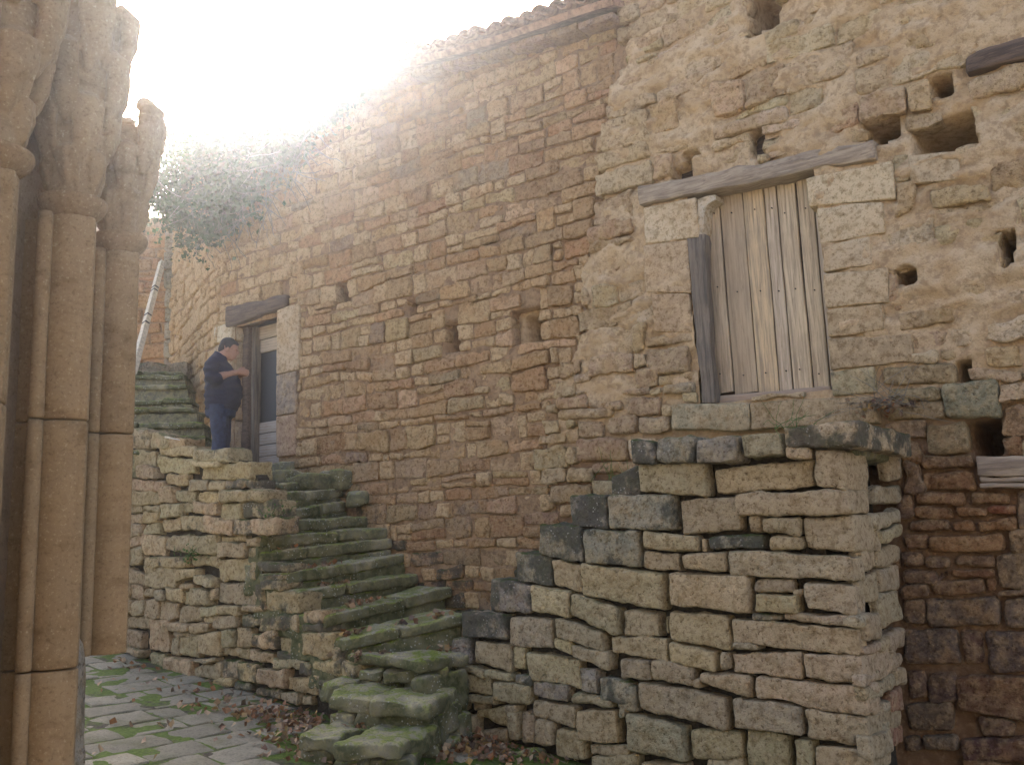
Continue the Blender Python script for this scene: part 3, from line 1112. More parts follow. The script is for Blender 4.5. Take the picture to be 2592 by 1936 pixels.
# the sloping lintel is kept clear by a few short rectangles
for k in range(8):
    x0 = 1620 + k * 75.3
    y = 478 - 123 * (k + .5) / 8
    excl_r.append(px_rect(W, x0, y - 4, x0 + 75.3, y + 50))
for q, c in R_BLOCKS:
    excl_r.append(px_rect(W, q[0], .5 * (q[1] + q[4]), q[3], .5 * (q[2] + q[5])))
for q, c, w0, al in R_TRACED:
    excl_r.append(px_rect(W, q[0], .5 * (q[1] + q[4]), q[3], .5 * (q[2] + q[5])))
def w_right(U, V):
    p = np.stack([U, V, U * 0 + 9.0], -1)
    up = np.clip((V - .9) / 1.0, 0, 1)
    d = -.035 + .032 * up + (.055 * fbm(p * np.array([1.6, 3.0, 1]), 4, 41) + .040 * fbm(p * np.array([6, 11, 1]), 3, 42)) * (.5 + .5 * up)
    lip = fbm(p * np.array([2.2, 5.0, 1]), 4, 44)
    d = d + .03 * up * np.clip(lip * 8 + .2, -1, 1) * .8 + .014 * fbm(p * np.array([16, 24, 1]), 2, 49) * up
    ragged = .26 * fbm(np.stack([V * 2.3, V * 0, V * 0], -1), 5, 43, .7) + .10 * fbm(p * 4, 3, 45)
    bu = np.interp(V, [b[0] for b in BREAK], [b[1] for b in BREAK]) + ragged
    m = np.clip((bu - U) / .16 + .5, 0, 1)
    d = d * (1 - m) - .22 * m
    for (a, b, c, e) in holes_r:
        wob = .025 * fbm(p * 9, 2, 47)
        m = np.clip((np.minimum(np.minimum(U - a, c - U), np.minimum(V - b, e - V)) + wob) / .025 + .6, 0, 1)
        d = d * (1 - m) + m * (-.8)
    return d
core_sheet("mortar", W, 3.4, 11.2, -2.4, 6.6, .026, w_right, [(door_r[0], door_r[1], door_r[2], door_r[3] + .05)], M['mortar_pale'], barn, vhi=lambda u: np.where(u < 5.35, eave_z(u) - .2, 9.0))
qs = courses(W, lambda v: float(break_u(v)) + .0, lambda v: 11.0, lambda u: float(BLOCK_V(u)), lambda u: 6.5,
             -2.4, 6.5, (.15, .30), (.26, .75), excl_r, 52, .010, slope=-.012)
items = []
for i, q in enumerate(qs):
    um, vm = .5 * (q[0] + q[3]), .5 * (q[1] + q[2])
    t = sr.random()
    hi = np.array((.58, .45, .27) if t < .6 else ((.51, .37, .21) if t < .85 else (.62, .51, .34)))
    lo = np.array((.27, .155, .08) if t < .6 else (.20, .13, .09))
    k = np.clip((1.15 - vm) / .5, 0, 1) if um > 6.9 else np.clip((.9 - vm) / 1.2, 0, .5)
    nb = float(np.clip(1 - (um - break_u(vm)) / .9, 0, 1)) * .7
    c = jit((hi * (1 - k) + lo * k) * (1 - nb) + np.array((.46, .33, .195)) * nb, sr, .12)
    plastered = vm > 1.3 and um > break_u(vm) + .2
    w0 = sr.uniform(-.03, .04) if plastered else sr.uniform(.0, .04)
    v, f = rbox(quad_block(W, q, w0, .2), cell=.045, dcell=.1, r=sr.uniform(.014, .032), amp=.032, freq=7.5, warp=.024, wfreq=3.6, seed=2000 + i)
    items.append((screen_size(v), v, f, M['stone_pale'] if k < .5 else M['stone_warm'], (*c, .04 + (.1 if k > .5 else 0))))
for i, (q, c, w0, al) in enumerate(R_TRACED):
    pq = px_quad(W, q)
    low = pq[1] < 1.0 and pq[0] > 7
    v, f = rbox(quad_block(W, pq, w0, .22), cell=.04, dcell=.1, r=.035, amp=.016, freq=8, warp=.014, wfreq=5, seed=2600 + i)
    items.append((screen_size(v) + 1, v, f, M['stone_warm'] if low else M['stone_pale'], (*c, al)))
emit_stones(barn, items, 280)
for i, (q, c) in enumerate(R_BLOCKS):
    pq = px_quad(W, q)
    v, f = rbox(quad_block(W, pq, .025 + (.05 if i in (10, 11) else 0), .40), cell=.05, dcell=.12, r=.016, amp=.008, freq=9, warp=.010, wfreq=4, seed=2800 + i)
    mesh_obj("dressed_stone", v, f, M['ashlar'], barn, (*c, .35 if i in (9, 10, 11) else .03))
# rounded corbels under the lintel
def corbel(px_list, w0, depth, col, seed):
    pts = [W.uv(*p) for p in px_list]
    n = len(pts)
    V = [W.pt(a, b, w0) for a, b in pts] + [W.pt(a, b, w0 - depth) for a, b in pts]
    Fc = [list(range(n)), [n + i for i in range(n)][::-1]] + [[i, n + i, n + (i + 1) % n, (i + 1) % n] for i in range(n)]
    return mesh_obj("corbel", V, [f[::-1] for f in Fc], M['ashlar'], barn, (*col, .02), smooth=False)
corbel([(1768, 506), (1790, 497), (1812, 494), (1813, 506), (1803, 511), (1792, 519), (1786, 530), (1783, 545), (1782, 580), (1776, 606), (1766, 606)], .01, .3, (.56, .50, .38), 1)
corbel([(2046, 456), (2046, 468), (2056, 471), (2066, 477), (2071, 488), (2074, 500), (2090, 500), (2090, 450)], .02, .3, (.6, .5, .34), 2)
# timbers
q = px_quad(W, (1620, 478, 526, 2222, 356, 404))
o = wood_block(W, q, .055, .38, M['beam'], "lintel", barn, r=.022, amp=.012, warp=.022, seed=61, cell=.06)
q = px_quad(W, beam_px)
wood_block(W, q, .05, .3, M['beam_dark'], "beam", barn, r=.03, amp=.015, warp=.02, seed=62)
q = px_quad(W, beam2_px)
wood_block(W, (q[0], q[1], q[2] + .09, q[3], q[4], q[5] + .09), .08, .3, M['beam'], "beam", barn, r=.012, amp=.006, warp=.012, seed=63)
wood_block(W, (q[0] + .01, q[2] + .085, q[2] + .045, q[3], q[5] + .085, q[5] + .045), .06, .3, M['beam'], "beam", barn, r=.012, amp=.006, warp=.012, seed=64)
wood_block(W, (q[0], q[2] + .04, q[2], q[3], q[5] + .04, q[5]), .075, .3, M['beam'], "beam", barn, r=.012, amp=.006, warp=.012, seed=65)
q = px_quad(W, (1741, 604, 1022, 1786, 600, 1018))
uL, vT = W.uv(1741, 604); uL2, vB = W.uv(1779, 1021); uR, _ = W.uv(1786, 600); uR2, _ = W.uv(1812, 1018)
c8 = [W.pt(uL2, vB, .02), W.pt(uR2, vB, .02), W.pt(uR, vT, .02), W.pt(uL, vT, .02)]
c8 = np.array(c8 + [p - W.n * .12 for p in c8])
v, f = rbox(c8, cell=.06, dcell=.06, r=.012, amp=.008, freq=7, warp=.012, wfreq=3, seed=71, open_back=False)
mesh_obj("door_post", v, f, M['post'], barn)
DR = W.shifted(-.16)
back = px_rect(DR, 1690, 330, 2160, 1060)
door = wood_block(DR, (back[0], back[3], back[1], back[2], back[3], back[1]), -.05, .03, M['beam_dark'], "door", barn, r=.005, amp=0, warp=0)
tops = [1785, 1818, 1877, 1929, 1961, 2011, 2053, 2080]
bots = [1806, 1859, 1920, 1974, 2008, 2061, 2103, 2125]
ty = [495, 480, 470, 455, 450, 440, 440, 440]
pcols = [(.64, .53, .36), (.52, .42, .28), (.70, .55, .33), (.64, .54, .39), (.68, .57, .38), (.66, .55, .36), (.58, .50, .37)]
for k in range(7):
    g = .006 + (.006 if k in (0, 4) else 0)
    a0, b0 = DR.uv(tops[k], ty[k]), DR.uv(bots[k], 1000)
    a1, b1 = DR.uv(tops[k + 1], ty[k + 1]), DR.uv(bots[k + 1], 990)
    wj = rng.uniform(-.006, .010)
    c8 = [DR.pt(b0[0] + g, b0[1], wj), DR.pt(b1[0] - g, b1[1], wj), DR.pt(a1[0] - g, a1[1] + .12, wj), DR.pt(a0[0] + g, a0[1] + .12, wj)]
    c8 = np.array(c8 + [p - DR.n * .035 for p in c8])
    v, f = rbox(c8, cell=.1, dcell=.05, r=.004, amp=.001, freq=5, warp=.003, wfreq=2, seed=700 + k, open_back=False)
    o = mesh_obj("plank", v, f, M['plank'], barn, (*pcols[k], 1))
    child_of_part(o, door)
    o.rotation_euler.z = -door.rotation_euler.z
nr = random.Random(6)
for k in range(7):
    for fy in (.12, .5, .9):
        xx = (tops[k] + tops[k + 1]) / 2 * (1 - fy) + (bots[k] + bots[k + 1]) / 2 * fy + nr.uniform(-6, 6)
        un, vn = DR.uv(xx, 470 * (1 - fy) + 995 * fy + nr.uniform(-12, 12))
        v, f = tube([DR.pt(un, vn, -.01), DR.pt(un, vn, .014)], [.006, .006], 6)
        o = mesh_obj("nail", v, f, M['hair'], barn)
        child_of_part(o, door)
        o.rotation_euler.z = -door.rotation_euler.z
q = px_quad(W.shifted(-.10), (1808, 1003, 1024, 2106, 978, 1000))
o = wood_block(W.shifted(-.10), q, .03, .08, M['plank_h'], "threshold", barn, (.40, .30, .21, 1), seed=79)

# --------- house beyond the alley, gate pier, leaning pole
far = thing("far_house", (-7.0, 17.4, 1.8), "narrow strip of orange stone house wall behind the leaning pole", "house")
FARW = Face((-6.3, 17.4), 0)
core_sheet("mortar", FARW, -3.2, .75, 1.2, 6.4, .1, lambda U, V: -.03 + .03 * fbm(np.stack([U, V, U * 0], -1) * 3, 3, 18), [], M['mortar_warm'], far)
qs = courses(FARW, lambda v: -3.2, lambda v: .7, lambda u: 1.6, lambda u: 6.3, 1.5, 6.3, (.18, .30), (.3, .6), [], 61, .014)
items = []
for i, q in enumerate(qs):
    v, f = rbox(quad_block(FARW, q, sr.uniform(0, .04), .15), cell=.09, dcell=.12, r=.03, amp=.02, freq=6, warp=.015, seed=3000 + i)
    items.append((screen_size(v), v, f, M['stone_warm'], (*jit((.46, .27, .14), sr), .05)))
emit_stones(far, items, 200)
gate = thing("gate_pier", at_depth(432, 945, 16.4), "grey squared stone gate pier at the top of the alley steps", "pier")
yy = 945
k = 0
gr = random.Random(3)
while yy > 596:
    h = gr.uniform(34, 52)
    p0 = at_depth(414 + gr.uniform(-2, 2), yy, 16.4); p1 = at_depth(458, yy, 16.4); p2 = at_depth(458, yy - h + 2, 16.4); p3 = at_depth(414 + gr.uniform(-2, 2), yy - h + 2, 16.4)
    c8 = np.array([p0, p1, p2, p3] + [p + np.array([0, .4, 0]) for p in (p0, p1, p2, p3)])
    v, f = rbox(c8, cell=.08, r=.03, amp=.012, warp=.015, seed=3300 + k)
    mesh_obj("stone", v, f, M['stone'], gate, (*jit((.36, .32, .26), gr), .25))
    yy -= h
    k += 1
pole = thing("wooden_pole", at_depth(338, 946, 14.1), "long white squared timber pole leaning in the alley above the mossy steps", "pole")
pa, pb = at_depth(336, 946, 14.1), at_depth(410, 664, 16.6)
v, f = tube([pa + (pb - pa) * s for s in np.linspace(0, 1, 9)], [.062] * 9, 4, .9)
mesh_obj("shaft", v, f, M['white_pole'], pole, smooth=False)
for s0, s1 in ((.02, .0),):
    pass
for s0 in (.40, .47, .70, .73):
    a_, b_ = pa + (pb - pa) * s0, pa + (pb - pa) * (s0 + .012)
    v, f = tube([a_ + np.array([.0, -.006, 0]), b_ + np.array([.0, -.006, 0])], [.060, .060], 4, .9)
    mesh_obj("dark_mark", v, f, M['hair'], pole, smooth=False)

# --------- retaining wall with the left stair
RL_STONES = """322 1083 1130 378 1090 1135 .5;378 1092 1135 425 1108 1136 .5;388 1112 1135 463 1110 1130 .3;321 1140 1175 391 1143 1179 .1;398 1132 1150 490 1130 1155 .3;397 1154 1195 488 1160 1196 .1
490 1138 1167 585 1134 1168 .4;320 1180 1208 354 1181 1210 .1;355 1181 1210 397 1182 1211 .1;317 1214 1238 414 1216 1242 .1;503 1182 1213 629 1170 1214 .1;417 1198 1222 470 1200 1226 .1;490 1170 1180 560 1170 1180 .2
312 1243 1272 408 1246 1280 .15;408 1232 1268 440 1232 1272 .15;440 1242 1268 490 1245 1272 .1;500 1245 1270 560 1248 1273 .1;530 1218 1238 570 1215 1238 .3;572 1217 1236 642 1217 1238 .5;480 1215 1240 528 1218 1240 .2
558 1243 1268 676 1240 1268 .4;408 1275 1308 460 1272 1305 .2;463 1275 1296 494 1274 1294 .2;495 1274 1300 552 1273 1302 .2;552 1274 1316 607 1274 1318 .15;613 1275 1310 690 1266 1306 .6
362 1282 1293 405 1282 1294 .1;362 1297 1322 405 1295 1322 .1;318 1275 1297 358 1280 1298 .1;312 1300 1325 356 1300 1322 .1;362 1324 1350 402 1324 1352 .1;408 1316 1342 454 1312 1342 .2;455 1304 1338 522 1304 1342 .4
521 1305 1345 594 1320 1354 .2;597 1318 1350 705 1310 1352 .5;307 1335 1365 352 1324 1358 .1;308 1370 1390 358 1348 1378 .1;360 1356 1405 413 1358 1406 .1;414 1360 1392 476 1355 1398 .4;478 1356 1400 552 1356 1402 .3
553 1358 1370 618 1358 1372 .3;550 1374 1407 621 1376 1408 .2;621 1362 1382 651 1364 1384 .2;622 1386 1410 652 1386 1412 .2;303 1395 1428 330 1390 1425 .1;332 1390 1425 360 1380 1425 .1;372 1412 1432 477 1408 1435 .4
480 1408 1430 550 1405 1432 .5;545 1420 1465 626 1416 1468 .1;628 1418 1464 645 1418 1466 .3;316 1432 1476 365 1455 1480 .1;365 1430 1487 447 1438 1487 .05;448 1446 1474 500 1440 1458 .3;492 1457 1475 545 1462 1490 .2;460 1478 1486 490 1480 1488 .3
296 1478 1514 328 1478 1514 .05;329 1482 1515 363 1484 1516 .05;364 1491 1512 392 1491 1513 .0;396 1495 1518 418 1496 1519 .0;420 1488 1519 467 1490 1523 .05;468 1496 1527 482 1496 1528 .05;482 1486 1528 532 1495 1532 .2;532 1494 1518 548 1494 1520 .5
549 1478 1526 661 1482 1529 .15;292 1518 1550 336 1520 1553 .05;336 1526 1555 366 1518 1557 .05;367 1519 1562 400 1520 1563 .05;401 1526 1568 450 1528 1569 .1;450 1534 1573 510 1535 1574 .1;512 1540 1562 555 1536 1556 .05
556 1530 1552 610 1534 1554 .1;614 1535 1550 676 1534 1550 .3;674 1496 1546 757 1500 1551 .25;663 1470 1491 718 1468 1490 .5;665 1452 1466 718 1452 1464 .6;292 1552 1582 314 1552 1584 .05;315 1564 1590 374 1563 1590 .05
374 1568 1642 427 1570 1646 .05;427 1575 1594 482 1580 1598 .05;485 1580 1603 530 1574 1600 .05;512 1563 1576 540 1560 1576 .05;541 1558 1588 602 1558 1590 .15;610 1556 1582 680 1556 1584 .8;292 1588 1625 356 1602 1642 .1
429 1618 1655 449 1612 1660 .1;450 1610 1652 500 1612 1664 .05;501 1605 1655 558 1600 1660 .05;430 1598 1608 500 1602 1610 .05;568 1593 1636 595 1595 1636 .2;597 1586 1634 633 1592 1640 .2;643 1602 1632 702 1598 1644 .5
685 1557 1590 758 1562 1598 .4;702 1614 1645 757 1616 1658 .2;762 1606 1655 842 1604 1667 .25;559 1640 1656 627 1644 1668 .15;630 1646 1670 690 1657 1683 .2;692 1664 1685 792 1678 1702 .25;380 1655 1690 415 1658 1700 .2
417 1662 1695 486 1668 1714 .3;487 1690 1712 555 1677 1718 .1;488 1668 1677 548 1664 1674 .1;556 1670 1716 600 1672 1718 .6;602 1674 1720 652 1680 1728 .6;654 1690 1728 725 1694 1742 .2;726 1712 1742 803 1726 1762 .2
592 1726 1742 632 1728 1750 .6;638 1745 1758 708 1745 1768 .6;711 1752 1770 755 1755 1782 .3;758 1762 1782 785 1762 1785 .2;504 1722 1736 526 1722 1738 .3;535 1720 1738 590 1720 1738 .4;793 1670 1690 865 1672 1712 .3
866 1675 1712 900 1682 1716 .4;776 1706 1718 812 1710 1724 .4;810 1720 1732 895 1718 1735 .8;762 1547 1576 812 1548 1578 .2;762 1582 1598 812 1580 1598 .7;806 1742 1762 842 1740 1758 .7;843 1640 1668 862 1640 1672 .3
300 1628 1650 360 1645 1662 .3;655 1480 1500 672 1480 1548 .7;655 1425 1448 720 1430 1450 .6;655 1552 1595 684 1556 1598 .8;645 1418 1465 660 1420 1466 .7;760 1672 1705 792 1690 1706 .7;700 1648 1664 758 1662 1676 .6
262 1090 1120 318 1088 1125 .3;255 1126 1170 318 1130 1172 .2;258 1176 1225 314 1178 1210 .2;250 1230 1280 310 1214 1270 .2;255 1285 1330 308 1276 1330 .2;250 1335 1400 302 1340 1390 .1;240 1405 1470 300 1432 1474 .1;235 1475 1540 290 1480 1545 .1;230 1545 1640 288 1552 1630 .1"""
def parse(t):
    out = []
    for s in t.replace("\n", ";").split(";"):
        if s.strip():
            out.append([float(x) for x in s.split()])
    return out
retw = thing("retaining_wall", RL.pt(.4, -1.5), "grey rubble retaining wall carrying the mossy stairs below the man", "wall")
top_px = [(230, 1086), (322, 1086), (378, 1094), (425, 1110), (490, 1136), (585, 1138), (600, 1172), (629, 1174), (640, 1222), (648, 1360), (656, 1452), (690, 1500), (745, 1558), (800, 1622), (850, 1690), (905, 1712), (925, 1800)]
tu = [RL.uv(x, y) for x, y in top_px]
us = np.linspace(tu[0][0], tu[-1][0], 90)
tv = np.interp(us, [t[0] for t in tu], [t[1] for t in tu]) - .09
cv, cf = [], []
for u, v in zip(us, tv):
    g = ground_z(*RL.pt(u, 0)[:2]) - .15
    cv += [RL.pt(u, g, -.10), RL.pt(u, v, -.10), RL.pt(u, v, -.25), RL.pt(u, g, -.25)]
for i in range(len(us) - 1):
    for j in range(4):
        k = (j + 1) % 4
        cf.append([i * 4 + j, i * 4 + k, (i + 1) * 4 + k, (i + 1) * 4 + j][::-1])
cf += [[0, 1, 2, 3], [(len(us) - 1) * 4 + j for j in (3, 2, 1, 0)]]
mesh_obj("core", cv, cf, M['core'], retw, smooth=False)
rr_ = random.Random(21)
for i, s in enumerate(parse(RL_STONES)):
    q = px_quad(RL, s[:6], -.007, .007)
    t = rr_.random()
    base = (.44, .36, .21) if t < .55 else ((.50, .385, .215) if t < .8 else (.37, .315, .205))
    if s[0] < 360:
        base = (.41, .31, .19)
    r = rr_.uniform(.02, .036)
    v, f = rbox(quad_block(RL, q, rr_.uniform(-.03, .05), .3), cell=.034, dcell=.08, r=r * .85, amp=.019, freq=10, warp=.017, wfreq=5, seed=4000 + i)
    mesh_obj("stone", v, f, M['stone'], retw, (*jit(base, rr_, .12, .06), min(.85, s[6] * .9 + .08 + (.16 if s[0] > 560 else 0))))

# ------------------------------------------------------------------ left stair
stair = thing("stone_staircase", RL.pt(2.2, -1.5, -.4), "mossy worn stone stairs climbing from the paving to the small doorway", "stairs")
def at_face(face, x, y, w=0.0):
    u, v = face.shifted(w).uv(x, y)
    return face.pt(u, v, w)
# lips of the treads, outer end on the retaining wall, inner end against the house
LIPS = [((860, 1617), (1185, 1552), 'L'), ((815, 1555), (1142, 1483), 'W'), ((760, 1497), (1062, 1450), 'W'), ((723, 1453), (1032, 1399), 'W'),
        ((662, 1397), (1000, 1364), 'W'), ((660, 1354), (980, 1333), 'W'), ((690, 1324), (935, 1301), 'W'), ((690, 1292), (882, 1269), 'W'),
        ((672, 1250), (872, 1231), 'W'), ((640, 1226), (812, 1214), 'W')]
lips = []
for (x0, y0), (x1, y1), kind in LIPS:
    A = at_face(RL, x0, y0, -.02 if y0 > 1340 else -.12)
    B = at_face(W, x1, y1, L_OFF + .02) if kind == 'W' else at_depth(x1, y1, 9.35)
    lips.append((A, B))
st_r = random.Random(17)
for i, (A, B) in enumerate(lips):
    if i + 1 < len(lips):
        dA = lips[i + 1][0] - A
        dB = lips[i + 1][1] - B
    else:
        dA, dB = np.array([-.25, .22, 0]), np.array([-.25, .22, 0])
    dA = dA * np.array([1, 1, 0]); dB = dB * np.array([1, 1, 0])
    back = -W.u * .32
    dA = dA * .5 + back * .8
    dB = dB * .5 + back * .8
    step = bpy.data.objects.new("step", None)
    step.empty_display_size = .1
    mid = .5 * (A + B)
    link(step, stair, Vector(mid - world_loc(stair)))
    cuts = [0.0, (.46, .62, .38, .55, .34, .60, .44, .66, .5, .4)[i], 1.0]
    for k in range(len(cuts) - 1):
        a = A + (B - A) * (cuts[k] + .004)
        b = A + (B - A) * (cuts[k + 1] - .004)
        da = dA + (dB - dA) * cuts[k]
        db = dA + (dB - dA) * cuts[k + 1]
        dz = st_r.uniform(-.018, .012)
        a = a + EZ * dz; b = b + EZ * (dz + st_r.uniform(-.012, .012))
        fw_ = st_r.uniform(-.03, .03) * W.u
        t = st_r.uniform(.85, 1.12)
        out = .95 - .35 * (cuts[k] + cuts[k + 1]) * .5
        h = EZ * -.12
        c8 = np.array([a + h + fw_, b + h + fw_, b + fw_, a + fw_, a + h + da, b + h + db, b + db, a + da])
        v, f = rbox(c8, cell=.05, dcell=.06, r=.032, amp=.013, freq=8, warp=.016, wfreq=3.5, seed=5000 + i * 10 + k, open_back=False)
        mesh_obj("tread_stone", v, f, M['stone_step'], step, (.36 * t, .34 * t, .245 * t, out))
    a, b = A - W.u * .05 - EZ * .11, B - W.u * .05 - EZ * .11
    h = EZ * -.35
    c8 = np.array([a + h, b + h, b, a, a + h + dA, b + h + dB, b + dB, a + dA])
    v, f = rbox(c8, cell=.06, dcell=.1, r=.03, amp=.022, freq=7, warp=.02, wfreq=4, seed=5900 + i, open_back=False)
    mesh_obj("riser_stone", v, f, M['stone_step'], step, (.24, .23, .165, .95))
# foot of the stair: three wide slabs facing the paving
FOOT = [((898, 1690), 8.95, (1128, 1686), 8.80, .75, .33, 6), ((820, 1762), 8.42, (1096, 1776), 8.17, .7, .30, 7), ((744, 1862), 7.92, (1018, 1886), 7.62, .8, .24, 8)]
for i, (pa_, Ya, pb_, Yb, dep, hh_, sd) in enumerate(FOOT):
    A, B = at_depth(*pa_, Ya), at_depth(*pb_, Yb)
    t = B - A
    nb = np.array([-t[1], t[0], 0]); nb /= np.linalg.norm(nb)
    step = bpy.data.objects.new("step", None)
    step.empty_display_size = .1
    link(step, stair, Vector(.5 * (A + B) - world_loc(stair)))
    cuts = [0, (.30, .44, .43)[i], 1.0]
    for k in range(2):
        a = A + t * (cuts[k] + (.012 if k else 0)) + nb * (.03 if k == 0 else -.03)
        b = A + t * (cuts[k + 1] - (.0 if k else .012)) + nb * (.03 if k == 0 else -.03)
        if i == 2 and k == 1:
            a = a - nb * .06
        h = EZ * -.13
        c8 = np.array([a + h, b + h, b, a, a + h + nb * dep, b + h + nb * dep, b + nb * dep + EZ * .02, a + nb * dep + EZ * .02])
        v, f = rbox(c8, cell=.04, dcell=.05, r=.035, amp=.020, freq=8, warp=.030, wfreq=3.2, seed=5200 + i * 10 + k, open_back=False)
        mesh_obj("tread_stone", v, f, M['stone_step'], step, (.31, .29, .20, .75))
    nz = 4 if i < 2 else 3
    for k in range(nz):
        a = A + t * (k / nz + .008) + nb * .07 - EZ * .115
        b = A + t * ((k + 1) / nz - .008) + nb * .07 - EZ * .115
        h = EZ * -(hh_ + .05)
        c8 = np.array([a + h, b + h, b, a, a + h + nb * .4, b + h + nb * .4, b + nb * .4, a + nb * .4])
        v, f = rbox(c8, cell=.045, dcell=.08, r=.05, amp=.03, freq=7, warp=.035, wfreq=4, seed=5260 + i * 10 + k, open_back=False)
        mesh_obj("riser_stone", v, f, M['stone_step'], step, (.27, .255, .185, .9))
# rubble filling beside and under the foot slabs
for i, (x, y, Y, a, b, c) in enumerate(((1108, 1745, 8.85, .10, .16, .3), (1085, 1822, 8.55, .11, .14, .3), (1050, 1880, 8.35, .13, .09, .25), (1120, 1815, 8.8, .09, .12, .2), (880, 1745, 9.05, .16, .1, .2), (1105, 1888, 8.55, .12, .07, .2), (960, 1815, 8.85, .35, .1, .2), (1035, 1668, 9.12, .50, .06, .32), (1130, 1872, 8.75, .08, .08, .15), (1160, 1850, 8.95, .13, .16, .12), (1175, 1900, 8.9, .16, .10, .1), (1150, 1790, 9.05, .10, .2, .08), (1300, 1925, 8.75, .3, .09, .1), (1420, 1950, 8.45, .3, .09, .1))):
    v, f = rbox(box_c8(at_depth(x, y, Y), PF.u, EZ, -PF.n, a, b, c), cell=.05, dcell=.08, r=.06, amp=.02, freq=6, warp=.04, wfreq=3, seed=5400 + i, open_back=False)
    mesh_obj("rubble_stone", v, f, M['stone_step'], stair, (.28, .26, .19, .9))
# landing in front of the doorway
lp = [RL.pt(-2.4, 0, -.2), RL.pt(.05, 0, -.45), W.pt(-.1, 0, L_OFF), W.pt(U_LEFT, 0, L_OFF), np.array([-5.6, 14.0, 0]), np.array([-7.2, 13.6, 0])]
lz = .76
lv = [p + EZ * lz for p in lp] + [p + EZ * (lz - .5) for p in lp]
n = len(lp)
lf = [list(range(n)), [n + i for i in range(n)][::-1]] + [[i, (i + 1) % n, n + (i + 1) % n, n + i][::-1] for i in range(n)]
mesh_obj("landing", lv, lf, M['stone_step'], stair, (.3, .28, .2, .4), smooth=False)
# mossy ramp stones between landing and sill
for i, (x, y, Y, a, b, c) in enumerate(((690, 1212, 11.75, .38, .09, .25), (770, 1225, 11.5, .3, .10, .2), (850, 1215, 11.55, .2, .12, .12), (905, 1262, 11.3, .13, .1, .1))):
    v, f = rbox(box_c8(at_depth(x, y, Y), W.u, EZ, -W.n, a, b, c), cell=.06, r=.06, amp=.02, freq=5, warp=.03, wfreq=3, seed=5500 + i, open_back=False)
    mesh_obj("rubble_stone", v, f, M['stone_step'], stair, (.33, .31, .23, .6))

# ------------------------------------------------------------------ upper steps in the alley
upper = thing("alley_steps", at_depth(450, 1135, 12.0), "broad mossy stone steps rising in the alley behind the man", "stairs")
for i, (y, xr, Y) in enumerate(((1140, 524, 11.7), (1103, 519, 12.0), (1067, 511, 12.4), (1030, 492, 12.8), (1006, 478, 13.2), (973, 470, 13.6), (950, 462, 14.0), (937, 452, 14.4))):
    cuts = [225, (300, 392, 345, 280, 410, 330, 300, 360)[i], xr + 4]
    step = bpy.data.objects.new("step", None)
    link(step, upper, Vector(at_depth(400, y, Y) - world_loc(upper)))
    for k in range(2):
        dz = st_r.uniform(-.02, .02)
        a, b = at_depth(cuts[k] + .5, y + 4 * (k == 0), Y) + EZ * dz, at_depth(cuts[k + 1] - .5, y, Y - .12 * k) + EZ * dz
        h = EZ * -.07
        bk = np.array([-.05, .55, 0.0])
        c8 = np.array([a + h, b + h, b, a, a + h + bk, b + h + bk, b + bk, a + bk])
        v, f = rbox(c8, cell=.06, dcell=.08, r=.03, amp=.014, freq=7, warp=.022, wfreq=3, seed=5600 + i * 5 + k, open_back=False)
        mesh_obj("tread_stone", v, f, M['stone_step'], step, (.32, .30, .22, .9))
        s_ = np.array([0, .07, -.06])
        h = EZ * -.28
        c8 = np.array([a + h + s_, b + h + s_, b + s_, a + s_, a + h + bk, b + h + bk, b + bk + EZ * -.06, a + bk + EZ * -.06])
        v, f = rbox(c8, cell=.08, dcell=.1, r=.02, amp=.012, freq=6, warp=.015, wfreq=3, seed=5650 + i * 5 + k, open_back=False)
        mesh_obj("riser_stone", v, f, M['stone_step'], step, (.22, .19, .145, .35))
for i, (x, y, Y, a, b, c) in enumerate(((462, 940, 14.6, .12, .14, .15), (405, 940, 15.2, .3, .10, .2), (360, 936, 15.2, .3, .08, .2))):
    v, f = rbox(box_c8(at_depth(x, y, Y), np.array([1., 0, 0]), EZ, np.array([0, 1., 0]), a, b, c), cell=.08, r=.06, amp=.02, freq=5, warp=.05, wfreq=3, seed=5700 + i, open_back=False)
    mesh_obj("edge_stone", v, f, M['stone'], upper, (.31, .26, .19, .5))

